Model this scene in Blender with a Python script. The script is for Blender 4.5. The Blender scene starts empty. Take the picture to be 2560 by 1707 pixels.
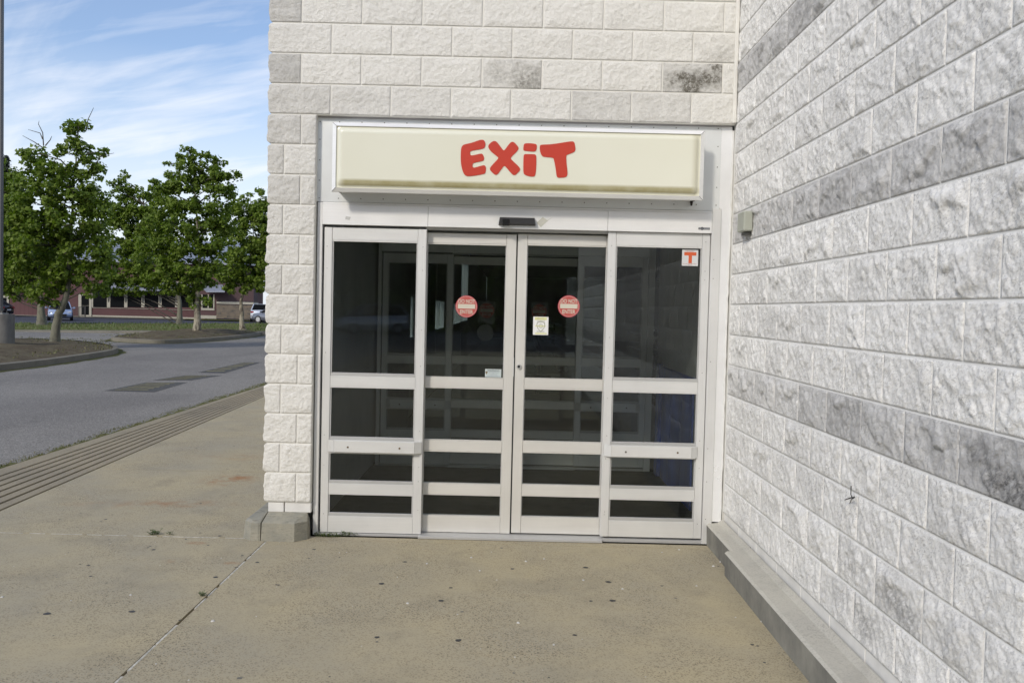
import bpy, bmesh, math, random
import numpy as np
from mathutils import Vector, Matrix
random.seed(7); rng = np.random.default_rng(7)
R = math.radians
scene = bpy.context.scene
COL = scene.collection

# ------------------------------------------------------------------ camera
CAM = Vector((-1.4791, -5.9777, 1.5766)); F = 2191.56
PITCH, YAW, ROLL = -0.03643, -0.00041, 0.02374
_fw = Vector((math.sin(YAW)*math.cos(PITCH), math.cos(YAW)*math.cos(PITCH), math.sin(PITCH)))
_rt = Vector((math.cos(YAW), -math.sin(YAW), 0)); _up = _rt.cross(_fw)
RT = _rt*math.cos(ROLL) + _up*math.sin(ROLL); UP = -_rt*math.sin(ROLL) + _up*math.cos(ROLL); FW = _fw
cd = bpy.data.cameras.new('camera'); cam = bpy.data.objects.new('camera', cd); COL.objects.link(cam)
cd.sensor_width = 36; cd.lens = F/2560*36; cd.clip_start = .05; cd.clip_end = 4000
m = Matrix((RT, UP, -FW)).transposed().to_4x4(); m.translation = CAM; cam.matrix_world = m
scene.camera = cam
def at(px, py, Y):                       # a point of the place seen at a photo pixel, at depth Y
    d = FW*F + RT*(px-1280) - UP*(py-853.5); t = (Y-CAM.y)/d.y
    return CAM + d*t
def a2(px, py, Y): s = 2560/2352; return at(px*s, py*s, Y)
def onz(px, py, z, s=2560/2352):
    d = FW*F + RT*(px*s-1280) - UP*(py*s-853.5); t = (z-CAM.z)/d.z
    return CAM + d*t

# ------------------------------------------------------------------ world, sun
SUN_EL, SUN_AZ = R(31), math.atan2(-.62, -1)
w = bpy.data.worlds.new('World'); scene.world = w; w.use_nodes = True
nt = w.node_tree; nt.nodes.clear()
def N(t, nt_, **k):
    n = nt_.nodes.new(t)
    for a, b in k.items(): setattr(n, a, b)
    return n
def L(nt_, a, b): nt_.links.new(a, b)
sky = N('ShaderNodeTexSky', nt, sky_type='NISHITA', sun_disc=False, sun_elevation=SUN_EL, sun_rotation=SUN_AZ)
sky.air_density = 1.0; sky.dust_density = 1.2; sky.ozone_density = 1.6
bg = N('ShaderNodeBackground', nt); bg.inputs['Strength'].default_value = .150
out = N('ShaderNodeOutputWorld', nt)
tc = N('ShaderNodeTexCoord', nt); sep = N('ShaderNodeSeparateXYZ', nt); L(nt, tc.outputs['Generated'], sep.inputs[0])
def M(nt_, op, a, b=None, c=None, clamp=False):
    n = nt_.nodes.new('ShaderNodeMath'); n.operation = op; n.use_clamp = clamp
    for i, v in enumerate((a, b, c)):
        if v is None: continue
        if isinstance(v, (int, float)): n.inputs[i].default_value = v
        else: nt_.links.new(v, n.inputs[i])
    return n.outputs[0]
def RAMP(nt_, fac, stops):
    n = nt_.nodes.new('ShaderNodeValToRGB'); nt_.links.new(fac, n.inputs[0]); el = n.color_ramp.elements
    while len(el) < len(stops): el.new(.5)
    for e, (p, c) in zip(el, stops):
        e.position = p; e.color = (c, c, c, 1) if isinstance(c, (int, float)) else (*c, 1)
    return n.outputs[0]
def MIX(nt_, fac, a, b, blend='MIX'):
    n = nt_.nodes.new('ShaderNodeMix'); n.data_type = 'RGBA'; n.blend_type = blend
    for i, v in ((0, fac), (6, a), (7, b)):
        if isinstance(v, (int, float)): n.inputs[i].default_value = v
        elif isinstance(v, tuple): n.inputs[i].default_value = (*v, 1)
        else: nt_.links.new(v, n.inputs[i])
    return n.outputs[2]
def NOISE(nt_, vec, scale, detail=4, rough=.55, dist=0, dim='3D'):
    n = nt_.nodes.new('ShaderNodeTexNoise'); n.inputs['Scale'].default_value = scale
    n.inputs['Detail'].default_value = detail; n.inputs['Roughness'].default_value = rough; n.inputs['Distortion'].default_value = dist
    if vec is not None: nt_.links.new(vec, n.inputs['Vector'])
    return n.outputs[0]
def MAPPING(nt_, vec, scale=(1, 1, 1), rot=(0, 0, 0), loc=(0, 0, 0)):
    n = nt_.nodes.new('ShaderNodeMapping'); nt_.links.new(vec, n.inputs[0])
    n.inputs['Scale'].default_value = scale; n.inputs['Rotation'].default_value = rot; n.inputs['Location'].default_value = loc
    return n.outputs[0]
# thin cirrus, on a high flat layer: direction divided by its height
hz = M(nt, 'MAXIMUM', sep.outputs['Z'], .0); den = M(nt, 'ADD', hz, .24)
cx = M(nt, 'DIVIDE', sep.outputs['X'], den); cy = M(nt, 'DIVIDE', sep.outputs['Y'], den)
cmb = N('ShaderNodeCombineXYZ', nt); L(nt, cx, cmb.inputs[0]); L(nt, cy, cmb.inputs[1])
v1 = MAPPING(nt, cmb.outputs[0], (1, 1, 1), (0, 0, R(34)), (3.3, 1.9, 0)); v1 = MAPPING(nt, v1, (.55, 1.5, 1))
n1 = NOISE(nt, v1, 2.5, 6, .52, .8)
v2 = MAPPING(nt, cmb.outputs[0], (1, 1, 1), (0, 0, R(12)), (.4, 5.1, 0)); v2 = MAPPING(nt, v2, (.55, 2.6, 1))
n2 = NOISE(nt, v2, 5.2, 6, .58, .6)
c = RAMP(nt, M(nt, 'ADD', M(nt, 'MULTIPLY', n1, .72), M(nt, 'MULTIPLY', n2, .34)), [(.48, 0), (.68, 1)])
low = RAMP(nt, hz, [(.02, .80), (.12, .62), (.19, .30), (.26, .0)])
cf = M(nt, 'ADD', M(nt, 'ADD', M(nt, 'MULTIPLY', c, .58), .10), low, clamp=True)
cloudcol = MIX(nt, RAMP(nt, hz, [(0, 0), (.3, 1)]), (6.0, 6.35, 6.9), (6.4, 6.5, 6.9))
skyc = MIX(nt, 1.0, sky.outputs[0], (.93, .99, 1.10), 'MULTIPLY')
L(nt, MIX(nt, M(nt, 'MULTIPLY', cf, .78), skyc, cloudcol), bg.inputs['Color']); L(nt, bg.outputs[0], out.inputs[0])
sd = bpy.data.lights.new('sun', 'SUN'); so = bpy.data.objects.new('sun', sd); COL.objects.link(so)
sd.energy = 1.95; sd.angle = R(7); sd.color = (1, .92, .80)
sdir = Vector((math.sin(SUN_AZ)*math.cos(SUN_EL), math.cos(SUN_AZ)*math.cos(SUN_EL), math.sin(SUN_EL)))
so.rotation_euler = sdir.to_track_quat('Z', 'Y').to_euler(); so.location = sdir*30
vs = scene.view_settings; vs.view_transform = 'Standard'; vs.look = 'None'; vs.exposure = .10; vs.gamma = 1; vs.use_curve_mapping = False
scene.cycles.max_bounces = 8; scene.cycles.transparent_max_bounces = 12; scene.cycles.use_denoising = True

# ------------------------------------------------------------------ materials
def newmat(name):
    m = bpy.data.materials.new(name); m.use_nodes = True; t = m.node_tree
    b = t.nodes['Principled BSDF']; return m, t, b
def objvec(t):
    return t.nodes.new('ShaderNodeTexCoord').outputs['Object']
def bump(t, b, h, strength, dist):
    n = t.nodes.new('ShaderNodeBump'); n.inputs['Strength'].default_value = strength; n.inputs['Distance'].default_value = dist
    t.links.new(h, n.inputs['Height']); t.links.new(n.outputs[0], b.inputs['Normal'])
def simple(name, col, rough=.6, metal=0, var=.12, vs_=6, bs=0, bstr=.3, bd=.002, stretch=(1, 1, 1), spec=None):
    m, t, b = newmat(name); v = MAPPING(t, objvec(t), stretch)
    n = NOISE(t, v, vs_, 5, .6)
    f = RAMP(t, n, [(.25, 1-var), (.75, 1+var)])
    mm = MIX(t, 1.0, col, f, 'MULTIPLY'); t.links.new(mm, b.inputs['Base Color'])
    b.inputs['Roughness'].default_value = rough; b.inputs['Metallic'].default_value = metal
    if spec is not None: b.inputs['Specular IOR Level'].default_value = spec
    if bs: bump(t, b, NOISE(t, v, bs, 4, .6), bstr, bd)
    return m
def block_mat(name, white, grey, speck, seed):
    m, t, b = newmat(name); v = objvec(t)
    at_ = t.nodes.new('ShaderNodeAttribute'); at_.attribute_name = 'tone'
    sp = t.nodes.new('ShaderNodeSeparateColor'); t.links.new(at_.outputs['Color'], sp.inputs[0])
    tone, blot, cav = sp.outputs[0], sp.outputs[1], sp.outputs[2]
    vv = MAPPING(t, v, (1, 1, 1), (R(32), 0, 0)) if speck > .5 else v
    vv = MAPPING(t, vv, (1, .68, 1.2)) if speck > .5 else vv
    fine = RAMP(t, NOISE(t, vv, 62 if speck < .5 else 90, 3, .75, .0), [(.515, 0), (.60, 1)])
    big = RAMP(t, NOISE(t, v, 4.3, 5, .65), [(.36, .25), (.66, 1)])
    spk = M(t, 'MULTIPLY', M(t, 'MULTIPLY', fine, big), speck, clamp=True)
    base = MIX(t, RAMP(t, NOISE(t, v, 1.3, 3), [(.3, 0), (.7, 1)]), white, tuple(x*.95 for x in white))
    tv = RAMP(t, NOISE(t, v, 9, 6, .7, .4), [(.30, .55), (.72, 1.35)])
    c1 = MIX(t, M(t, 'MULTIPLY', M(t, 'MULTIPLY', tone, .95), tv, clamp=True), base, grey)
    dk = tuple(x*.36 for x in grey) if speck > .5 else (.15, .14, .115)
    bl = M(t, 'MULTIPLY', blot, RAMP(t, NOISE(t, vv, 46, 6, .75, .3), [(.38, .15), (.60, 1)]), clamp=True)
    c2 = MIX(t, bl, c1, dk)
    c3 = MIX(t, M(t, 'MULTIPLY', spk, .62), c2, tuple(x*.80 for x in grey))
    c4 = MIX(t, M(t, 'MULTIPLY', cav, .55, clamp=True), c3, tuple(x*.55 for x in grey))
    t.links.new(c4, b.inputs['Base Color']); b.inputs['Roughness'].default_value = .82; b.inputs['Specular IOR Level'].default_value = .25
    bump(t, b, M(t, 'ADD', NOISE(t, vv, 120, 5, .7), M(t, 'MULTIPLY', NOISE(t, vv, 34, 3, .6), 1.2)), 1.0, .0055)
    return m
MAT = {}
MAT['block_front'] = block_mat('painted split block warm', (.80, .785, .735), (.37, .365, .35), .28, 1)
MAT['block_side'] = block_mat('painted split block cool', (.95, .94, .905), (.44, .435, .43), 1.0, 2)
MAT['mortar'] = simple('painted mortar', (.75, .735, .68), .85, var=.06, vs_=9, bs=90, bstr=.4)
MAT['mortar_grey'] = simple('painted mortar grey', (.77, .765, .74), .85, var=.10, vs_=5, bs=90, bstr=.4)
MAT['base_smooth'] = simple('smooth painted block', (.70, .69, .66), .8, var=.12, vs_=6, bs=60, bstr=.25)
def alu(name, col, rough, metal, brush=(1, 1, 1)):
    m, t, b = newmat(name); v = objvec(t)
    g = NOISE(t, MAPPING(t, v, brush), 3.0, 5, .65)
    d = RAMP(t, NOISE(t, v, 2.1, 4, .6), [(.3, .93), (.62, 1.02)])
    dirt = RAMP(t, NOISE(t, v, 38, 4, .7), [(.66, 1), (.82, .86)])
    c = MIX(t, 1.0, MIX(t, 1.0, col, d, 'MULTIPLY'), dirt, 'MULTIPLY'); c = MIX(t, 1.0, c, RAMP(t, g, [(.3, .97), (.7, 1.02)]), 'MULTIPLY')
    t.links.new(c, b.inputs['Base Color']); b.inputs['Metallic'].default_value = metal
    t.links.new(RAMP(t, g, [(.3, rough*.85), (.7, rough*1.2)]), b.inputs['Roughness'])
    return m
MAT['alu'] = alu('brushed aluminium', (.76, .76, .74), .40, .35, (1, 1, 60))
MAT['alu_v'] = alu('brushed aluminium upright', (.76, .76, .745), .40, .35, (70, 70, 1))
MAT['alu_warm'] = alu('sliding door aluminium', (.73, .715, .67), .40, .35, (1, 1, 60))
MAT['alu_warm_v'] = alu('sliding door aluminium upright', (.73, .715, .67), .40, .35, (70, 70, 1))
MAT['alu_header'] = alu('header aluminium', (.86, .86, .85), .36, .22, (1, 1, 40))
MAT['alu_sheet'] = alu('aluminium flashing', (.76, .78, .775), .34, .25, (1, 1, 1))
MAT['alu_trim'] = alu('bright closure trim', (.90, .905, .905), .30, .3, (1, 1, 1))
MAT['alu_dull'] = alu('dull aluminium', (.50, .50, .49), .48, .35, (1, 1, 60))
MAT['rubber'] = simple('black rubber seal', (.012, .012, .012), .6)
MAT['black_plastic'] = simple('black plastic', (.025, .025, .027), .42, var=.1)
MAT['screw'] = simple('dark screw head', (.16, .15, .13), .5, .5)
MAT['rust_hole'] = simple('rusty bolt', (.13, .09, .045), .8, .2, var=.4, vs_=200)
def glass_mat():
    m = bpy.data.materials.new('tinted door glass'); m.use_nodes = True; t = m.node_tree; t.nodes.clear()
    o = t.nodes.new('ShaderNodeOutputMaterial'); mx = t.nodes.new('ShaderNodeMixShader')
    tr = t.nodes.new('ShaderNodeBsdfTransparent'); tr.inputs[0].default_value = (.90, .93, .92, 1)
    gl = t.nodes.new('ShaderNodeBsdfGlossy'); gl.inputs['Roughness'].default_value = .0; gl.inputs[0].default_value = (.9, .92, .92, 1)
    fr = t.nodes.new('ShaderNodeFresnel'); fr.inputs[0].default_value = 1.5
    f = M(t, 'MULTIPLY', fr.outputs[0], .85, clamp=True)
    df = t.nodes.new('ShaderNodeBsdfDiffuse'); df.inputs[0].default_value = (.42, .42, .40, 1)
    dust = RAMP(t, NOISE(t, MAPPING(t, objvec(t), (5, 1, .5)), 3.5, 6, .7), [(.35, .003), (.8, .014)])
    mx2 = t.nodes.new('ShaderNodeMixShader'); t.links.new(dust, mx2.inputs[0]); t.links.new(tr.outputs[0], mx2.inputs[1]); t.links.new(df.outputs[0], mx2.inputs[2])
    t.links.new(f, mx.inputs[0]); t.links.new(mx2.outputs[0], mx.inputs[1]); t.links.new(gl.outputs[0], mx.inputs[2]); t.links.new(mx.outputs[0], o.inputs[0])
    return m
MAT['glass'] = glass_mat()
MAT['glass_edge'] = simple('glass edge green', (.32, .40, .38), .2)
MAT['dark_window'] = simple('dark window glass', (.012, .014, .014), .06, var=.2, spec=.6)
MAT['far_window'] = simple('far window glass', (.008, .009, .010), .3, var=.2, spec=.03)
MAT['sign_body'] = alu('sign cabinet', (.68, .67, .65), .4, .3)
def sign_face():
    m, t, b = newmat('aged sign acrylic'); v = objvec(t); s = t.nodes.new('ShaderNodeSeparateXYZ'); t.links.new(v, s.inputs[0])
    edge = M(t, 'ADD', s.outputs[2], M(t, 'MULTIPLY', NOISE(t, v, 5, 3), .006))
    band = RAMP(t, M(t, 'MULTIPLY', M(t, 'SUBTRACT', edge, 2.366), 12), [(.0, .15), (.07, .35), (.12, 1), (.44, 1), (.66, 0)])
    xs = RAMP(t, M(t, 'DIVIDE', M(t, 'ADD', s.outputs[0], 2.68), 2.42), [(.006, 0), (.03, 1), (.975, 1), (.995, .3)])
    side = RAMP(t, M(t, 'DIVIDE', M(t, 'ADD', s.outputs[0], 2.68), 2.42), [(.972, 0), (.982, 1), (.990, 1), (.997, 0)])
    top = RAMP(t, M(t, 'SUBTRACT', s.outputs[2], 2.3), [(.435, 0), (.45, .8), (.47, .3)])
    col = MIX(t, RAMP(t, NOISE(t, v, 1.1, 4, .6), [(.3, 0), (.7, 1)]), (.78, .775, .655), (.75, .745, .615))
    col = MIX(t, M(t, 'MULTIPLY', M(t, 'MULTIPLY', band, xs), RAMP(t, NOISE(t, v, 7, 4, .6), [(.3, .72), (.7, .98)])), col, (.33, .29, .13))
    col = MIX(t, M(t, 'MULTIPLY', side, .45), col, (.50, .47, .33)); col = MIX(t, M(t, 'MULTIPLY', top, .35), col, (.6, .57, .42))
    t.links.new(col, b.inputs['Base Color']); b.inputs['Roughness'].default_value = .22
    b.inputs['Coat Weight'].default_value = .3
    return m
MAT['sign_face'] = sign_face()
MAT['exit_red'] = simple('red vinyl', (.52, .045, .022), .38, var=.05)
MAT['grime'] = simple('black grime', (.04, .035, .03), .9, var=.5, vs_=30)
def concrete(name, c1, c2, agg, rust=(), scale=1., dark=.5):
    m, t, b = newmat(name); v = objvec(t)
    base = MIX(t, RAMP(t, NOISE(t, v, .9, 5, .62), [(.34, 0), (.66, 1)]), c1, c2)
    base = MIX(t, M(t, 'MULTIPLY', RAMP(t, NOISE(t, v, 2.7, 5, .65, .4), [(.52, 0), (.72, 1)]), .42), base, tuple(x*.66 for x in c2))
    vo = t.nodes.new('ShaderNodeTexVoronoi'); vo.inputs['Scale'].default_value = 170*scale; t.links.new(v, vo.inputs['Vector'])
    sc = t.nodes.new('ShaderNodeSeparateColor'); t.links.new(vo.outputs['Color'], sc.inputs[0])
    amt = RAMP(t, NOISE(t, v, 1.7, 4, .6), [(.35, .25), (.65, 1)])
    ac = MIX(t, RAMP(t, sc.outputs[1], [(.2, 0), (.8, 1)]), tuple(x*.45 for x in agg), tuple(min(1, x*1.7) for x in agg))
    am = M(t, 'MULTIPLY', M(t, 'MULTIPLY', RAMP(t, sc.outputs[0], [(.55, 0), (.66, 1)]), amt), dark)
    col = MIX(t, am, base, ac)
    s = t.nodes.new('ShaderNodeSeparateXYZ'); t.links.new(v, s.inputs[0])
    rn = RAMP(t, NOISE(t, v, 7, 5, .7, .3), [(.42, 0), (.66, 1)])
    for (x, y, rx, ry, a) in rust:
        d = M(t, 'SQRT', M(t, 'ADD', M(t, 'POWER', M(t, 'DIVIDE', M(t, 'SUBTRACT', s.outputs[0], x), rx), 2.0), M(t, 'POWER', M(t, 'DIVIDE', M(t, 'SUBTRACT', s.outputs[1], y), ry), 2.0)))
        col = MIX(t, M(t, 'MULTIPLY', M(t, 'MULTIPLY', RAMP(t, d, [(.35, 1), (1, 0)]), rn), a), col, (.30, .135, .05))
    t.links.new(col, b.inputs['Base Color']); b.inputs['Roughness'].default_value = .9; b.inputs['Specular IOR Level'].default_value = .2
    bump(t, b, M(t, 'ADD', NOISE(t, v, 190*scale, 3, .7), M(t, 'MULTIPLY', NOISE(t, v, 25, 3), .8)), .5, .002)
    return m
def pz(px, py): p = onz(px, py, -.02); return (p.x, p.y)
_r = [(*pz(522, 1103), .30, .30, .8), (*pz(545, 1096), .22, .12, .8), (*pz(420, 1155), .5, .17, .55), (*pz(450, 1247), .075, .06, 1), (*pz(400, 1288), .085, .06, .9), (*pz(535, 1293), .07, .04, .9), (*pz(300, 1160), .6, .15, .3), (*pz(560, 1050), .8, .3, .25)]
MAT['pavement'] = concrete('exposed aggregate pavement', (.435, .375, .245), (.345, .315, .240), (.24, .20, .13), _r, dark=.75)
MAT['ribs'] = concrete('worn ribbed kerb', (.33, .285, .20), (.27, .24, .18), (.2, .17, .12))
MAT['kerbstone'] = concrete('weathered kerb concrete', (.22, .20, .16), (.16, .15, .12), (.2, .19, .15), scale=.8)
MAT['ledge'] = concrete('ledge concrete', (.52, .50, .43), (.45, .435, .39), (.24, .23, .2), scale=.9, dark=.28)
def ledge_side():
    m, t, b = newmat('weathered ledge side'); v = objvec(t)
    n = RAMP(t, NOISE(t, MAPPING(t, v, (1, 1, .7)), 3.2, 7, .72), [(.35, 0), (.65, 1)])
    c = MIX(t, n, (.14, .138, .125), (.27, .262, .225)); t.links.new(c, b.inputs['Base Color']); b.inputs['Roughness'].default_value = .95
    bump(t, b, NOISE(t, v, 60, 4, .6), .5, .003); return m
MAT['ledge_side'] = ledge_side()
def plinth_mat():
    m, t, b = newmat('worn plinth concrete'); v = objvec(t)
    c = MIX(t, RAMP(t, NOISE(t, v, 9, 5, .65), [(.35, 0), (.65, 1)]), (.33, .31, .245), (.25, .245, .205))
    c = MIX(t, M(t, 'MULTIPLY', RAMP(t, NOISE(t, MAPPING(t, v, (6, 6, 40)), 3, 5, .7), [(.56, 0), (.7, 1)]), .7), c, (.12, .115, .09))
    t.links.new(c, b.inputs['Base Color']); b.inputs['Roughness'].default_value = .9
    bump(t, b, M(t, 'ADD', NOISE(t, MAPPING(t, v, (3, 3, 14)), 6, 5, .7), M(t, 'MULTIPLY', NOISE(t, v, 70, 3), .4)), .8, .006); return m
MAT['plinth'] = plinth_mat()
MAT['sealant'] = simple('pale joint sealant', (.47, .45, .39), .8, var=.5, vs_=30)
MAT['joint_dark'] = simple('dirt in joint', (.016, .014, .012), .95, var=.4, vs_=20)
MAT['gum'] = simple('trodden gum', (.055, .053, .05), .7, var=.2, vs_=40)
MAT['gum_pale'] = simple('faded gum', (.15, .142, .12), .8, var=.2, vs_=40)
MAT['pebble'] = simple('white pebble', (.50, .49, .46), .7, var=.25, vs_=50)
def asphalt(name, c1, c2, agg=1.):
    m, t, b = newmat(name); v = objvec(t)
    col = MIX(t, RAMP(t, NOISE(t, MAPPING(t, v, (1, .45, 1)), .33, 5, .6, .4), [(.36, 0), (.62, 1)]), c1, c2)
    col = MIX(t, M(t, 'MULTIPLY', RAMP(t, NOISE(t, v, 1.1, 6, .7, .5), [(.57, 0), (.68, 1)]), .25), col, tuple(x*.6 for x in c1))
    vo = t.nodes.new('ShaderNodeTexVoronoi'); vo.inputs['Scale'].default_value = 95; t.links.new(v, vo.inputs['Vector'])
    sc = t.nodes.new('ShaderNodeSeparateColor'); t.links.new(vo.outputs['Color'], sc.inputs[0])
    col = MIX(t, 1.0, col, RAMP(t, sc.outputs[0], [(.0, .62), (.55, .95), (.9, 1.3), (1, 1.7)]), 'MULTIPLY')
    t.links.new(col, b.inputs['Base Color']); b.inputs['Roughness'].default_value = .92; b.inputs['Specular IOR Level'].default_value = .15
    bump(t, b, NOISE(t, v, 110, 4, .7), .6, .004)
    return m
MAT['asphalt'] = asphalt('old grey asphalt', (.195, .185, .172), (.25, .238, .218))
MAT['asphalt_far'] = asphalt('dark far asphalt', (.055, .058, .072), (.075, .078, .092))
MAT['asphalt_patch'] = asphalt('dark asphalt patch', (.085, .085, .085), (.11, .11, .105))
MAT['yellow_paint'] = simple('worn yellow paint', (.24, .215, .10), .8, var=.5, vs_=8)
def ground_mix(name, a, b_, c_, s1=4, s2=30, bd=.03):
    m, t, b = newmat(name); v = objvec(t)
    col = MIX(t, RAMP(t, NOISE(t, v, s1, 6, .65), [(.4, 0), (.6, 1)]), a, b_)
    col = MIX(t, M(t, 'MULTIPLY', RAMP(t, NOISE(t, v, s2, 5, .7), [(.52, 0), (.64, 1)]), .8), col, c_)
    t.links.new(col, b.inputs['Base Color']); b.inputs['Roughness'].default_value = .95; b.inputs['Specular IOR Level'].default_value = .1
    bump(t, b, NOISE(t, v, s2, 6, .7), 1., bd); return m
MAT['mulch'] = ground_mix('bark mulch and weeds', (.11, .088, .060), (.15, .13, .085), (.06, .048, .036), 2.2, 14)
MAT['grass'] = ground_mix('mown verge grass', (.095, .115, .035), (.14, .14, .05), (.07, .08, .03), .8, 9, .05)
MAT['dry_grass'] = ground_mix('dry weeds along the kerb', (.15, .14, .06), (.09, .11, .035), (.22, .19, .10), 3, 22)
MAT['earth'] = ground_mix('earth', (.10, .095, .07), (.08, .085, .05), (.06, .06, .04), .5, 4)
def bark(name, c1, c2, s=1.):
    m, t, b = newmat(name); v = objvec(t)
    n = NOISE(t, MAPPING(t, v, (1, 1, .45)), 5.5*s, 5, .65, .3)
    col = MIX(t, RAMP(t, n, [(.44, 0), (.56, 1)]), c1, c2)
    t.links.new(col, b.inputs['Base Color']); b.inputs['Roughness'].default_value = .9; bump(t, b, n, .6, .02); return m
MAT['bark_grey'] = bark('grey green bark', (.17, .165, .12), (.105, .10, .075), .5)
MAT['bark_plane'] = bark('flaking plane bark', (.34, .31, .23), (.12, .10, .075), .9)
MAT['bark_dark'] = bark('dark limb bark', (.085, .075, .058), (.055, .05, .04))
def leafmat(name, a, b_, tr=.28):
    m, t, b = newmat(name); v = objvec(t)
    at_ = t.nodes.new('ShaderNodeAttribute'); at_.attribute_name = 'shade'
    col = MIX(t, at_.outputs['Fac'], a, b_)
    t.links.new(col, b.inputs['Base Color']); b.inputs['Roughness'].default_value = .55; b.inputs['Specular IOR Level'].default_value = .35
    tl = t.nodes.new('ShaderNodeBsdfTranslucent'); t.links.new(MIX(t, 1.0, col, (1.1, 1.35, .5), 'MULTIPLY'), tl.inputs[0])
    mx = t.nodes.new('ShaderNodeMixShader'); mx.inputs[0].default_value = tr
    t.links.new(b.outputs[0], mx.inputs[1]); t.links.new(tl.outputs[0], mx.inputs[2]); t.links.new(mx.outputs[0], t.nodes['Material Output'].inputs[0])
    return m
MAT['leaf'] = leafmat('plane tree leaves', (.082, .132, .014), (.225, .30, .040), .36)
MAT['leaf_dark'] = leafmat('conifer foliage', (.014, .026, .014), (.03, .045, .02), .1)
MAT['weed'] = leafmat('weed leaves', (.06, .10, .025), (.15, .19, .06))
MAT['dry_weed'] = leafmat('dry weeds', (.16, .14, .06), (.14, .16, .06), .1)
MAT['interior_wall'] = simple('dim interior wall', (.48, .48, .47), .8, var=.15, vs_=2)
MAT['interior_dark'] = simple('dark interior', (.045, .045, .045), .85, var=.3, vs_=1.2)
MAT['interior_floor'] = simple('entrance mat', (.065, .062, .056), .95, var=.3, vs_=9, bs=300, bstr=.6)
MAT['store_floor'] = simple('store floor', (.10, .10, .10), .35, var=.25, vs_=1.5)
MAT['blue_panel'] = simple('scuffed blue panel', (.012, .060, .34), .45, var=.55, vs_=3.5)
MAT['interior_block'] = simple('interior painted block', (.55, .54, .50), .8, var=.12, vs_=3, bs=50)
MAT['curtain'] = simple('window film', (.03, .035, .035), .7)

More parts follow.
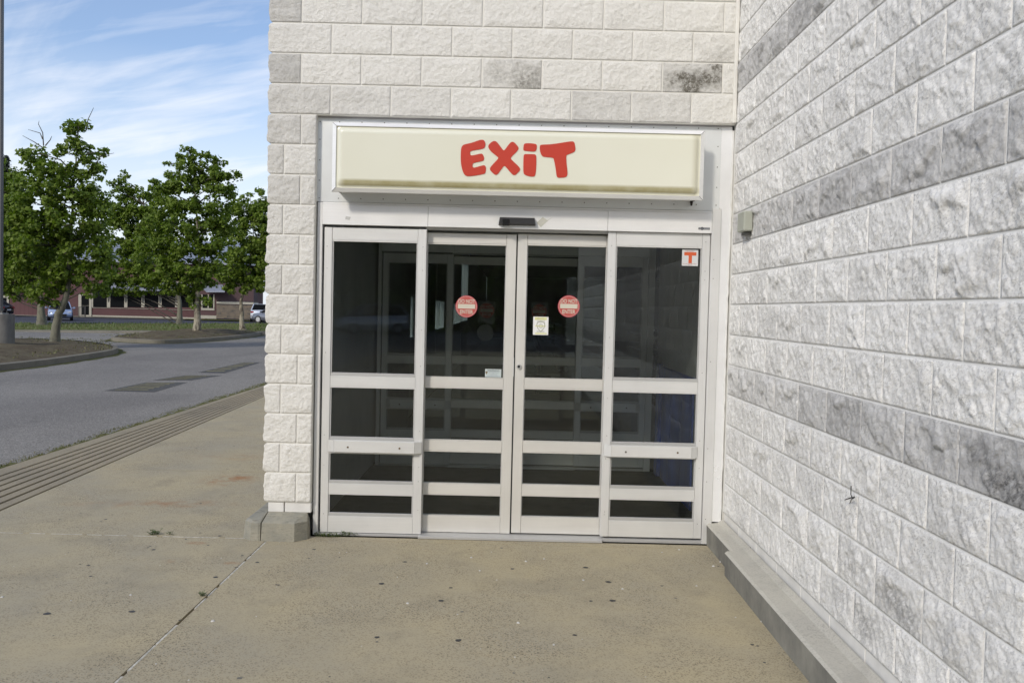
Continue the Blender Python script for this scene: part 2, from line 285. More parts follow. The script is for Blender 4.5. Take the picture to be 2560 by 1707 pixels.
# ------------------------------------------------------------------ object helpers
def link(name, me, mat=None, parent=None):
    if mat is not None:
        for q in (mat if isinstance(mat, (list, tuple)) else [mat]): me.materials.append(q)
    o = bpy.data.objects.new(name, me); COL.objects.link(o)
    if parent is not None: o.parent = parent
    return o
def tag(o, label=None, cat=None, group=None, kind=None):
    if label: o['label'] = label
    if cat: o['category'] = cat
    if group: o['group'] = group
    if kind: o['kind'] = kind
    return o
def thing(name, label, cat, group=None, loc=(0, 0, 0), rz=0):
    o = bpy.data.objects.new(name, None); COL.objects.link(o); o.location = loc; o.rotation_euler = (0, 0, rz)
    o.empty_display_size = .1
    return tag(o, label, cat, group)
class MB:
    def __init__(s): s.v = []; s.f = []; s.mi = []; s.sm = []
    def add(s, V, Fs, mi=0, smooth=False):
        b = len(s.v); s.v += [tuple(p) for p in V]
        for f in Fs: s.f.append(tuple(b+i for i in f)); s.mi.append(mi); s.sm.append(smooth)
        return s
    def box(s, x0, x1, y0, y1, z0, z1, ch=0., mi=0):
        if x0 > x1: x0, x1 = x1, x0
        if y0 > y1: y0, y1 = y1, y0
        if z0 > z1: z0, z1 = z1, z0
        c = min(ch, (x1-x0)*.45, (y1-y0)*.45, (z1-z0)*.45)
        if c <= 0:
            V = [(x, y, z) for x in (x0, x1) for y in (y0, y1) for z in (z0, z1)]
            return s.add(V, [(0, 1, 3, 2), (4, 6, 7, 5), (0, 4, 5, 1), (2, 3, 7, 6), (0, 2, 6, 4), (1, 5, 7, 3)], mi)
        V = []; idx = {}
        X = (x0, x1); Y = (y0, y1); Z = (z0, z1); sg = (1, -1)
        for i in (0, 1):
            for j in (0, 1):
                for k in (0, 1):
                    p = (X[i], Y[j], Z[k]); q = (X[i]+sg[i]*c, Y[j]+sg[j]*c, Z[k]+sg[k]*c)
                    for a in range(3):
                        r = list(q); r[a] = p[a]; idx[(i, j, k, a)] = len(V); V.append(tuple(r))
        Fs = []
        for a in range(3):
            b_, c_ = [(1, 2), (2, 0), (0, 1)][a]
            for e in (0, 1):
                ks = []
                for (p, q) in ((0, 0), (1, 0), (1, 1), (0, 1)):
                    t = [0, 0, 0]; t[a] = e; t[b_] = p; t[c_] = q; ks.append(idx[(*t, a)])
                Fs.append(tuple(ks) if e else tuple(reversed(ks)))
        for a in range(3):       # edges along axis a
            b_, c_ = [(1, 2), (2, 0), (0, 1)][a]
            for p in (0, 1):
                for q in (0, 1):
                    t0 = [0, 0, 0]; t0[b_] = p; t0[c_] = q; t1 = list(t0); t1[a] = 1
                    f = [idx[(*t0, b_)], idx[(*t1, b_)], idx[(*t1, c_)], idx[(*t0, c_)]]
                    if (p+q) % 2 == 0: f.reverse()
                    Fs.append(tuple(f))
        for i in (0, 1):
            for j in (0, 1):
                for k in (0, 1):
                    f = [idx[(i, j, k, 0)], idx[(i, j, k, 1)], idx[(i, j, k, 2)]]
                    if (i+j+k) % 2 == 0: f.reverse()
                    Fs.append(tuple(f))
        return s.add(V, Fs, mi)
    def prism(s, bot, top, mi=0):      # matching loops
        n = len(bot); V = list(bot)+list(top)
        Fs = [(i, (i+1) % n, n+(i+1) % n, n+i) for i in range(n)]+[tuple(range(n, 2*n)), tuple(reversed(range(n)))]
        return s.add(V, Fs, mi)
    def tube(s, pts, rad, seg=10, mi=0, cap=True):
        pts = [Vector(p) for p in pts]; n = len(pts); V = []
        for i, p in enumerate(pts):
            d = (pts[min(i+1, n-1)]-pts[max(i-1, 0)]).normalized()
            a = d.cross(Vector((0, 1, 0)) if abs(d.y) < .9 else Vector((1, 0, 0))).normalized(); b = d.cross(a)
            r = rad[i] if isinstance(rad, (list, tuple)) else rad
            V += [p+(a*math.cos(2*math.pi*k/seg)+b*math.sin(2*math.pi*k/seg))*r for k in range(seg)]
        Fs = [(i*seg+k, i*seg+(k+1) % seg, (i+1)*seg+(k+1) % seg, (i+1)*seg+k) for i in range(n-1) for k in range(seg)]
        s.add(V, Fs, mi, True)
        if cap:
            s.add(V[:seg], [tuple(range(seg))], mi); s.add(V[-seg:], [tuple(reversed(range(seg)))], mi)
        return s
    def disc(s, c, n, r, seg=12, mi=0):
        c = Vector(c); n = Vector(n).normalized(); a = n.orthogonal().normalized(); b = n.cross(a)
        return s.add([c+(a*math.cos(2*math.pi*k/seg)+b*math.sin(2*math.pi*k/seg))*r for k in range(seg)], [tuple(range(seg))], mi)
    def build(s, name, mat, parent=None):
        me = bpy.data.meshes.new(name); me.from_pydata(s.v, [], s.f)
        me.polygons.foreach_set('material_index', s.mi); me.polygons.foreach_set('use_smooth', s.sm); me.update()
        return link(name, me, mat, parent)
def text_bits(body, size, x, z, y, mb=None, mi=0, sx=1., align='CENTER', thick=.0004, bold=0.):
    cu = bpy.data.curves.new('txt', 'FONT'); cu.body = body; cu.size = size; cu.align_x = align; cu.extrude = thick; cu.offset = bold
    o = bpy.data.objects.new('txt', cu); COL.objects.link(o); bpy.context.view_layer.update()
    me = bpy.data.meshes.new_from_object(o.evaluated_get(bpy.context.evaluated_depsgraph_get()))
    V = [(x+v.co.x*sx, y-v.co.z, z+v.co.y) for v in me.vertices]; Fs = [tuple(p.vertices) for p in me.polygons]
    bpy.data.objects.remove(o); bpy.data.meshes.remove(me); bpy.data.curves.remove(cu)
    mb.add(V, Fs, mi); return mb

# ------------------------------------------------------------------ noise for displaced block faces
def _h(i, j, s):
    x = np.sin(i*127.1+j*311.7+s*74.7)*43758.5453
    return x-np.floor(x)
def vn(x, y, s=0):
    i = np.floor(x); j = np.floor(y); fx = x-i; fy = y-j; fx = fx*fx*(3-2*fx); fy = fy*fy*(3-2*fy)
    a = _h(i, j, s); b = _h(i+1, j, s); c_ = _h(i, j+1, s); d = _h(i+1, j+1, s)
    return (a*(1-fx)+b*fx)*(1-fy)+(c_*(1-fx)+d*fx)*fy
def fbm(x, y, s=0, o=4, g=.5):
    r = 0; a = 1; t = 0
    for k in range(o): r = r+a*(vn(x*2**k, y*2**k, s+k*7.3)-.5); t += a; a *= g
    return r/t*2
def block_wall(name, blocks, mapf, mats, parent, amp=1., streak=False):
    """blocks: (u0,u1,v0,v1,tone,blot,step,cornerflag); each face a rough split surface with its own hump, standing proud of the joint"""
    V = []; Fc = []; T = []; base = 0
    for bi, (u0, u1, v0, v1, tone, blot, step, corner) in enumerate(blocks):
        g = .005; a0, a1, b0, b1 = u0+g, u1-g, v0+g, v1-g
        if corner == 'L': a0 = u0
        nu = max(2, int((a1-a0)/step)); nv = max(2, int((b1-b0)/step))
        us = np.linspace(a0, a1, nu+1); vs_ = np.linspace(b0, b1, nv+1); U, W_ = np.meshgrid(us, vs_)
        eu = np.minimum(U-a0 if corner != 'L' else U-a0+.05, a1-U); ev = np.minimum(W_-b0, b1-W_); e = np.minimum(eu, ev)
        k = np.clip(e/.045, 0, 1); edge = k*k*(3-2*k); k8 = np.clip(e/.007, 0, 1)
        sd_ = bi*3.17+hash(name) % 17 if False else bi*3.17
        t1, t2, hh = rng.uniform(-.0035, .0035), rng.uniform(-.003, .003), rng.uniform(.001, .004)
        uu = (U-(a0+a1)/2)/.2; ww = (W_-(b0+b1)/2)/.1
        lo = fbm(U*7, W_*7, sd_, 3); mi_ = fbm(U*34, W_*34, sd_+5, 4, .6)
        Hl = hh+t1*uu+t2*ww+.006*lo; H = (.0064 if streak else .0046)*mi_+.0040*fbm(U*100, W_*100, sd_+8, 3, .7)
        if streak:
            p = U*.80+W_*.60; q = -U*.60+W_*.80
            st = 1-np.abs(fbm(p*26, q*9, sd_+11, 4, .6))*2.2
            H = H-.0020*np.clip(st, 0, 1)**3+.0080*fbm(p*44, q*20, sd_+2, 4, .62); Hl = Hl+.006*lo
            r2 = fbm(p*5, q*4, sd_+31, 2); Hl = Hl+(.014 if tone > .5 and bi % 2 else .007 if bi % 4 == 0 else .0015)*(1/(1+np.exp(-r2*26))-.5)
        chip = np.zeros_like(U)
        if streak and rng.random() < (.75 if tone > .5 else .22):
            off_ = rng.uniform(-.25, .35); dd = ww*.55+uu*rng.uniform(-.25, .45)+.55*lo+.10*mi_-off_
            win = np.clip(1.3-np.abs(uu-rng.uniform(-.5, .5))*1.3, 0, 1)
            sg_ = 1/(1+np.exp(-np.clip(dd*34, -30, 30))); Hl = Hl+.013*win*(sg_-.35)
            chip = win*np.exp(-((dd+.045)/.055)**2)*(.9 if tone > .5 else .5)
        H = (edge*np.maximum(Hl, .0005)+k8*(H+.0016))*amp; H = np.where(H < 0, -.0016*np.tanh(-H/.0016), H)
        # skirt down into the joint
        Uo = U.copy()
        if corner == 'L':
            Uo = U-(.012+.010*fbm(W_*9, W_*0+bi, bi, 3)+.004*fbm(W_*40, W_*0, bi+3, 3))*np.clip(1-(U-a0)/.05, 0, 1)*np.clip(ev/.014, 0, 1)
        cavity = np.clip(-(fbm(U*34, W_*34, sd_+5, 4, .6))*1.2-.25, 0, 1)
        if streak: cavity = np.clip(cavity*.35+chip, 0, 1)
        bl = np.zeros_like(U)
        if blot > 0:
            cu_, cv_ = rng.uniform(-.3, .5), rng.uniform(-.4, .2)
            bl = blot*np.clip(1.0-.8*np.sqrt(((uu-cu_)/1.1)**2+((ww-cv_)/1.2)**2)+1.1*fbm(U*9, W_*12, sd_+40, 4, .6), 0, 1)
        n1_, n2_ = nu+1, nv+1
        P = np.stack([Uo.ravel(), W_.ravel(), H.ravel()], 1)
        tt = np.clip(tone+.10*lo*(tone > .05), 0, 1)
        C = np.stack([tt.ravel(), bl.ravel(), (cavity*(.35+.65*streak)).ravel(), np.ones(U.size)], 1)
        idx = np.arange(n1_*n2_).reshape(n2_, n1_)+base
        q_ = np.stack([idx[:-1, :-1].ravel(), idx[:-1, 1:].ravel(), idx[1:, 1:].ravel(), idx[1:, :-1].ravel()], 1)
        V.append(P); T.append(C); Fc.append(q_); base += n1_*n2_
        ring = np.concatenate([idx[0, :], idx[1:, -1], idx[-1, -2::-1], idx[-2:0:-1, 0]])-(base-n1_*n2_)
        S = P[ring].copy(); S[:, 2] = -.012 if corner != 'L' else -.012
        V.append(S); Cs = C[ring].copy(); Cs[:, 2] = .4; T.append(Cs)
        m_ = len(ring); a_ = np.arange(m_); r_ = ring+base-n1_*n2_
        Fc.append(np.stack([base+a_, base+(a_+1) % m_, r_[(a_+1) % m_], r_], 1)); base += m_
    V = np.concatenate(V); T = np.concatenate(T); Fc = np.concatenate(Fc)
    X, Y, Z = mapf(V[:, 0], V[:, 1], V[:, 2]); co = np.stack([X, Y, Z], 1)
    me = bpy.data.meshes.new(name); me.vertices.add(len(co)); me.vertices.foreach_set('co', co.ravel())
    me.loops.add(Fc.size); me.loops.foreach_set('vertex_index', Fc.ravel().astype(np.int32))
    me.polygons.add(len(Fc)); me.polygons.foreach_set('loop_start', np.arange(0, Fc.size, 4, dtype=np.int32))
    me.update(calc_edges=True); me.validate()
    ca = me.color_attributes.new('tone', 'FLOAT_COLOR', 'POINT'); ca.data.foreach_set('color', T.ravel().astype(np.float32))
    me.polygons.foreach_set('use_smooth', np.ones(len(Fc), dtype=bool))
    return link(name, me, mats, parent)

# ------------------------------------------------------------------ the store building
B, C_, K0 = .4064, .2032, 2.86
X0 = -2.9478; XL = -3.153
def kz(k): return K0-k*C_
store = thing('store_building', 'pale painted store building of split-face blocks round the exit doors', 'building')
# front wall: above the opening and the pier left of it
FB = []
tones = {(-2, 'c'): .62, (-4, 'c'): .5, (-1, 'c'): .38, (-1, 1): .18, (-1, 2): .22, (-1, 4): .08, (-1, 5): .42, (-1, 6): .34, (-2, 6): .45, (-2, 3): .2, (-6, 'c'): .3, (-3, 'c'): .10}
blots = {(-2, 3): .75, (-2, 6): 1.5, (-3, 6): .30, (-3, 7): .35, (-1, 0): .15}
for k in range(-16, 0):                   # courses above the doors; even ones start with a half block at the corner
    half = (k % 2 == 0)
    step = .0065 if k >= -6 else .03
    if half:
        FB.append((XL, X0, kz(k+1), kz(k), tones.get((k, 'c'), .05), 0, step, 'L')); xs = [X0+i*B for i in range(8)]+[0.]
        if xs[-1]-xs[-2] > B: xs.insert(-1, X0+7*B)
    else:
        FB.append((XL, X0+B*.5, kz(k+1), kz(k), tones.get((k, 'c'), .05), 0, step, 'L')); xs = [X0+(i+.5)*B for i in range(7)]+[0.]
    xs = sorted(set(round(x, 4) for x in xs if x <= .0001))
    for i in range(len(xs)-1):
        if xs[i+1]-xs[i] < .02: continue
        FB.append((xs[i], xs[i+1]-(.012 if i == len(xs)-2 else 0), kz(k+1), kz(k), tones.get((k, i+(0 if half else 1)), rng.uniform(0, .05)), blots.get((k, i+(0 if half else 0)), 0), step, None))
XP = -2.836
ptone = [.42, .40, .30, .22, .16, .34, .16, .10, .05, .04, .03, .0, .0]
for k in range(13):
    cut = XL+(.212 if k % 2 == 0 else .098)
    a = ptone[k]; bb = ptone[k]*.6
    if k == 1: a, bb = .36, .12
    FB.append((XL, cut, kz(k+1), kz(k), a, .28 if k in (2,) else 0, .0065, 'L'))
    FB.append((cut, XP, kz(k+1), kz(k), bb, 0, .0065, None))
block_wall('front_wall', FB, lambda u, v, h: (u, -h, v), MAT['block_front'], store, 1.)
mo = MB(); mo.box(XL+.006, -.002, .0036, .10, K0+.001, kz(-16)); mo.box(XL+.006, XP-.004, .0036, .19, kz(13), K0+.0005)
mo.box(-.030, -.004, -.022, .003, K0+.004, kz(-16), .006)
mo.build('mortar_joints', MAT['mortar'], store)
b_ = MB(); b_.box(-3.133, -3.025, .010, .18, .146, kz(13)-.004, .004); b_.box(-3.018, XP-.002, .010, .18, .146, kz(13)-.004, .004); b_.build('base_course', MAT['base_smooth'], store)
# side wall on the right, running towards the camera
Y0 = .4603; SB = []
sblot = {(3, 6.5): .55, (3, 7.5): .3, (3, 2.5): .25, (3, 3.5): .3, (9, 6.5): .25, (8, 7.5): 1.0, (8, 6.5): 0, (8, 4.5): .45, (10, 4): .6, (10, 2): .45, (11, 5): .55, (11, 6): .65, (12, 4.5): .35, (12, 5.5): .6, (10, 3): .25, (2, 5.5): .3, (1, 6): .25, (4, 6): .35, (5, 6.5): .3, (9, 3.5): .25, (-2, 2.5): .35}
for k in range(-16, 13):
    off = 0 if k % 2 == 1 else .5
    band = .66 if k in (3, 8, -2, -7, -12) else 0
    joints = [0.]+[Y0+(j+off)*B for j in range(-2, 34)]
    joints = [y for y in joints if y >= 0]
    if k in (9, 10, 11, 12): joints = [y for y in joints if y == 0 or y > .62+.2*(k % 2)]     # long first stones low in the corner
    for a, bb in zip(joints[:-1], joints[1:]):
        if bb-a < .03: continue
        j = round((bb-Y0)/B*2)/2
        near = (a < 3.6 and k > -8); mid_ = (a < 6.5 and k > -10)
        tone = band*(rng.uniform(.85, 1.15) if band else 0)+(rng.uniform(0, .14) if k < 8 else rng.uniform(.10, .28))
        if k == 8 and j < 2.6: tone *= .62
        if k == 8 and j > 7: tone = .95
        SB.append((a, bb, kz(k+1), kz(k), min(1, tone), sblot.get((k, j), rng.choice([0, 0, .15, .25])), .0075 if near else .011 if mid_ else .03, None))
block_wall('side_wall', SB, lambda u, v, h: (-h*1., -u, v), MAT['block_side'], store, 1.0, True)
mo = MB(); mo.box(.0026, .20, -13.9, .118, kz(13)+.002, kz(-16)); mo.build('side_wall_joints', MAT['mortar_grey'], store)
b_ = MB(); y = 0.04
while y > -13:
    b_.box(.012, .16, y-.398, y, .10, kz(13)-.004, .003); y -= .4064
b_.build('side_base_course', MAT['base_smooth'], store)
# return wall on the far left corner and the long side wall with the low windows
LB = []
for k in range(-16, 13):
    ys = [0.]+[.2+i*B+(0 if k % 2 else .2) for i in range(0, 14)]
    for a, bb in zip(ys[:-1], ys[1:]): LB.append((a, bb, kz(k+1), kz(k), rng.uniform(0, .2), 0, .03, None))
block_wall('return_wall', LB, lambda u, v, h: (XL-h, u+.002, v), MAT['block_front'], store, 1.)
def brickm():
    m, t, b = newmat('painted block, far'); v = objvec(t)
    mp = MAPPING(t, v, (1, 1, 1), (0, R(90), R(90)))
    br = t.nodes.new('ShaderNodeTexBrick'); t.links.new(MAPPING(t, v, (1, 1, 1), (R(90), 0, R(90))), br.inputs[0]); br.inputs['Scale'].default_value = 1
    br.inputs['Brick Width'].default_value = .4064; br.inputs['Row Height'].default_value = .2032; br.inputs['Mortar Size'].default_value = .006
    br.inputs[1].default_value = (.74, .73, .69, 1); br.inputs[2].default_value = (.66, .65, .62, 1); br.inputs[3].default_value = (.6, .59, .55, 1)
    t.links.new(br.outputs[0], b.inputs['Base Color']); b.inputs['Roughness'].default_value = .85
    bump(t, b, NOISE(t, v, 30, 5, .7), .8, .01); return m
MAT['far_block'] = brickm()
wins = [(5.92, 7.22, 1.10, 1.76), (11.0, 12.95, 1.12, 1.74), (15.4, 18.9, 1.14, 1.72), (19.1, 22.6, 1.16, 3.05)]
mb = MB(); yy = 5.85
for (a, bb, z0, z1) in wins:
    mb.box(XL-.012, -2.98, yy, a, -.02, kz(-16)); mb.box(XL-.012, -2.96, a, bb, -.02, z0); mb.box(XL-.012, -2.96, a, bb, z1, kz(-16)); yy = bb
mb.box(XL-.012, -2.96, yy, 42, -.02, kz(-16)); mb.build('long_side_wall', MAT['far_block'], store)
mb = MB(); mb.box(-2.955, 20, 41.9, 42.2, -.02, 6); mb.box(20, 20.2, -14, 42.2, -.02, 6); mb.box(.205, 20, -14, -13.8, -.02, 6); mb.build('back_wall', MAT['interior_wall'], store)
mb = MB(); mb.box(XL+.05, 20.1, .12, 42.1, 6.0, 6.2); mb.box(.1, 20.1, -13.9, .12, 6.0, 6.2); mb.build('roof', MAT['interior_dark'], store)
# interior shell: vestibule and sales floor
mb = MB()
mb.box(-2.96, -2.862, .20, 5.85, -.02, 3.2)
mb.box(-2.86, -.01, .20, 3.2, 2.42, 2.5)
mb.box(-2.86, -.01, 2.83, 2.93, 2.31, 2.41)
mb.build('vestibule_shell', MAT['interior_wall'], store)
mb = MB(); mb.box(.0, .19, .03, 2.95, -.02, 2.6); mb.build('vestibule_block_wall', MAT['interior_block'], store)
mj = MB()
for k in range(1, 13): mj.box(-.0015, .0, .2, 2.8, kz(k)-.004, kz(k)+.004)
for k in range(1, 13):
    for j in range(7):
        yj = .25+j*.4064+(.2 if k % 2 else 0)
        if yj < 2.75: mj.box(-.0015, .0, yj-.004, yj+.004, kz(k+1)+.005, kz(k)-.005)
mj.build('vestibule_wall_joints', simple('interior joint', (.5, .49, .46), .8), store)
mb = MB(); mb.box(-2.862, 0.0, .17, 2.76, -.03, -.016); mb.build('vestibule_floor', MAT['interior_floor'], store)
mb = MB(); mb.box(-2.95, 19.9, 2.98, 41.9, -.035, -.022); mb.build('sales_floor', MAT['store_floor'], store)
mb = MB(); mb.box(-2.95, 19.9, 3.21, 41.9, 3.3, 3.4); mb.box(0.2, .3, 2.95, 3.2, -.02, 3.4); mb.box(.3, 19.9, 3.1, 3.2, -.02, 3.4); mb.build('sales_ceiling', MAT['interior_dark'], store)
MULL = {5.92: [6.60, 7.14], 11.0: [11.85], 15.4: [16.4, 17.3, 18.1], 19.1: [19.4, 20.7, 22.0]}
MAT['white_frame'] = simple('white window frame', (.90, .92, .90), .5, var=.05)
for (a, bb, z0, z1) in wins:
    fr = MB()
    fr.box(-3.06, -2.955, a, bb, z0, z0+.035); fr.box(-3.04, -2.955, a, bb, z1-.03, z1)
    fr.box(-3.06, -2.965, bb-.03, bb, z0+.035, z1-.03)
    for yc in MULL[a]: fr.box(-3.058, -2.975, yc-.028, yc+.028, z0+.035, z1-.03)
    fr.build('window_frame', MAT['white_frame'], store)
    pn = MB(); pn.box(-3.046, -3.040, a, bb, z0+.001, z1-.001); pn.build('window_pane', MAT['glass'], store)
# concrete plinth round the pier and ledge under the side wall
G = -.02
def lo(pts, z): return [(x, y, z) for x, y in pts]
pl = MB()
pl.prism(lo([(-3.29, .0), (-3.285, -.05), (-3.215, -.130), (-3.160, -.136), (-3.146, -.132), (-3.135, .004), (-3.135, 5.8), (-3.29, 5.8)], G-.01), lo([(-3.275, .01), (-3.272, -.045), (-3.210, -.115), (-3.165, -.118), (-3.150, -.112), (-3.135, .004), (-3.135, 5.8), (-3.275, 5.8)], .098))
pl.prism(lo([(-3.275, .01), (-3.272, -.045), (-3.210, -.115), (-3.165, -.118), (-3.150, -.112), (-3.135, .004), (-3.135, 5.8), (-3.275, 5.8)], .098), [(-3.255, .02, .112), (-3.25, -.035, .112), (-3.205, -.092, .112), (-3.17, -.094, .112), (-3.155, -.085, .115), (-3.135, .006, .150), (-3.135, 5.8, .150), (-3.25, 5.8, .112)])
pl.prism(lo([(-3.141, -.132), (-2.915, -.136), (-2.843, -.052), (-2.843, .03), (-3.130, .03)], G-.01), lo([(-3.139, -.118), (-2.918, -.120), (-2.850, -.042), (-2.850, .03), (-3.130, .03)], .100))
pl.prism(lo([(-3.139, -.118), (-2.918, -.120), (-2.850, -.042), (-2.850, .03), (-3.130, .03)], .100), [(-3.135, -.100, .110), (-2.925, -.100, .110), (-2.862, -.030, .116), (-2.862, .012, .148), (-3.130, .012, .150)])
pl.build('plinth', MAT['plinth'], store)
lg = MB()
def ledge(y0, y1, xo, slope=0):
    n = max(1, int(abs(y1-y0)/.25))
    for i in range(n):
        ya = y0+(y1-y0)*i/n; yb = y0+(y1-y0)*(i+1)/n
        j1 = rng.uniform(-.002, .002) if i else 0
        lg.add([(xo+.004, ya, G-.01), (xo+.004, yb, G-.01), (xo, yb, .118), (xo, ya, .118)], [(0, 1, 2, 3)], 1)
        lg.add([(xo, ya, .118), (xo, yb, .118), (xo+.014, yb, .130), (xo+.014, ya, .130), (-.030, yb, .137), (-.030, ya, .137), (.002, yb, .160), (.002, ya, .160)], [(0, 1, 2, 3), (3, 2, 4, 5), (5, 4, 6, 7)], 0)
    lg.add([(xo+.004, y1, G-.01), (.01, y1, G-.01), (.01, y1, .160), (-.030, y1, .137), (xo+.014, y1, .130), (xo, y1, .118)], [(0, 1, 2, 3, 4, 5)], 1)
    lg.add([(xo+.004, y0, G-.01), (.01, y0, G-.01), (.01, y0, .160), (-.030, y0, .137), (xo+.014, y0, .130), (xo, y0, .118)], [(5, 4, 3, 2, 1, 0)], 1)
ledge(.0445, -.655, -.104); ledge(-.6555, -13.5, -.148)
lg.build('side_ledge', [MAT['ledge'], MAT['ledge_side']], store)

# ------------------------------------------------------------------ door frame, header, backing sheet, trim
fr = thing('door_frame', 'silver aluminium frame with header round the outer exit doors', 'door frame')
m_ = MB(); m_.box(-2.832, -2.798, .045, .20, -.015, 2.279, .0015); m_.box(-.133, -.070, .045, .20, -.015, 2.297, .0015); m_.build('jamb', MAT['alu_v'], fr)
m_ = MB()
for (a, bb) in ((-2.797, -2.0765), (-2.0745, -.8465), (-.8445, -.1345)):
    m_.box(a, bb, .040, .2, 2.128, 2.266, .0012)
m_.box(-2.797, -.1345, .046, .2, 2.2675, 2.281, .001)
m_.build('header', MAT['alu_header'], fr)
m_ = MB(); m_.box(-2.09, -.83, .075, .125, 2.112, 2.1275, .001); m_.build('header_track', MAT['alu_dull'], fr)
m_ = MB(); m_.box(-2.10, -.825, .020, .16, -.018, .0, .002); m_.box(-2.83, -2.10, .055, .16, -.018, -.002, .001); m_.box(-.825, -.075, .055, .16, -.018, .004, .001); m_.build('threshold', MAT['alu_dull'], fr)
m_ = MB(); m_.box(-2.797, -2.79, .10, .13, 0, 2.12); m_.box(-.129-.006, -.129, .10, .13, 0, 2.12); m_.build('seal', MAT['rubber'], fr)
sh = MB(); sh.box(-2.842, -.087, .050, .056, 2.283, 2.852, .0008); o = sh.build('backing_sheet', MAT['alu_sheet'], fr)
sh = MB(); sh.box(-2.842, -.02, .046, .07, 2.853, 2.8585); sh.build('overhang_shade', simple('grey overhang shade', (.42, .40, .42), .6), fr)  # grey strip with the overhang's shade put into its colour
sc_ = MB()
def scr(x, z, y=.050, r=.0042): q = MB(); q.tube([(x, y-.0035, z), (x, y+.001, z)], [r*.7, r], 8); q.build('screw', MAT['screw'], fr)
xs = [-2.825, -2.692]+[-2.692+.1530*i for i in range(1, 17)]+[-.110]
for x in xs: scr(x, 2.824+.006*(x+2.825))
for x in xs[1:-1]: scr(x, 2.3065+.006*(x+2.825))
for z in (2.704, 2.565, 2.427, 2.306): scr(-2.8245, z); scr(-.108, z+.015)
for z in (1.95, 1.82, 1.25, .65, .42, .16): scr(-.113, z, .045, .003)
# scribed closure strip between frame and rough wall
tr = MB(); zs = np.linspace(.142, 2.852, 110); L_, R_ = [], []
for z in zs:
    wv = .010*float(fbm(np.array([z*3.1]), np.array([.3]), 4, 3)[0])+.003*float(fbm(np.array([z*22.]), np.array([.1]), 9, 2)[0])
    L_.append((-.0685 if z < 2.283 else -.0865, .052, z)); R_.append((-.016+wv, .046+.0, z))
n = len(zs); V = L_+R_+[(x+.006, y+.02, z) for x, y, z in R_]
tr.add(V, [(i, n+i, n+i+1, i+1) for i in range(n-1)]+[(n+i, 2*n+i, 2*n+i+1, n+i+1) for i in range(n-1)], 0, False)
tr.build('closure_strip', MAT['alu_trim'], fr)
sl = MB(); sl.tube([(R_[i][0]+.006, .050, R_[i][2]) for i in range(0, n, 2)], [.0075+.002*math.sin(i*1.7) for i in range(0, n, 2)], 8); sl.build('sealant_bead', simple('white sealant', (.74, .74, .72), .5, var=.05), fr)
# small sensor, tape scraps, badge
se = MB()
V0 = [(-1.594, .0), (-1.338, .0), (-1.347, 1), (-1.586, 1)]
zt = {0: 2.150, 1: 2.204}
V = [(x, .040, zt[k]) for x, k in V0]+[(x+(.004 if x < -1.45 else -.004), .0, zt[k]-(.004 if k else -.010)) for x, k in V0]
se.add(V, [(4, 5, 6, 7), (0, 1, 5, 4), (1, 2, 6, 5), (2, 3, 7, 6), (3, 0, 4, 7)])
sensor = thing('motion_sensor', 'black wedge-shaped motion sensor mounted on the door header', 'sensor')
se.build('housing', MAT['black_plastic'], sensor); s2 = MB(); s2.box(-1.566, -1.518, -.007, .02, 2.144, 2.188, .003); s2.build('lens', simple('black lens', (.012, .012, .013), .25), sensor)
tp = MB(); tp.add([(-1.292, .0385, 2.212), (-1.255, .0385, 2.188), (-1.304, .0385, 2.141), (-1.332, .0385, 2.172)], [(3, 2, 1, 0)]); tp.add([(-1.262, .0380, 2.190), (-1.222, .0380, 2.2115), (-1.250, .0380, 2.193), (-1.268, .0380, 2.183)], [(3, 2, 1, 0)])
tag(tp.build('tape_scrap', simple('yellowed tape', (.56, .56, .50), .35)), 'torn yellowish tape scrap right of the black sensor', 'tape')
tp = MB(); tp.add([(-2.638, .0385, 2.186), (-2.603, .0385, 2.181), (-2.612, .0385, 2.160), (-2.640, .0385, 2.166)], [(3, 2, 1, 0)])
tag(tp.build('tape_scrap', simple('grey tape residue', (.52, .52, .50), .6)), 'grey tape residue on the header above the left fixed panel', 'tape')
bd = MB(); bd.box(-.226, -.148, .037, .040, 2.1525, 2.166, .001); bd.disc((-.202, .0365, 2.1592), (0, -1, 0), .0105, 12)
badge = thing('maker_badge', 'tiny dark maker badge at the right end of the header', 'badge')
bd.build('plate', simple('badge ink', (.05, .055, .065), .4), badge)
bt = MB()
for i in range(9): bt.box(-.190+i*.0045, -.1875+i*.0045, .0362, .037, 2.1555, 2.163)
for x in (-.221, -.214): bt.box(x, x+.003, .0362, .037, 2.1555, 2.163)
bt.box(-.206, -.199, .0358, .0364, 2.1565, 2.1605); bt.build('lettering', simple('badge letters', (.4, .42, .45), .4), badge)

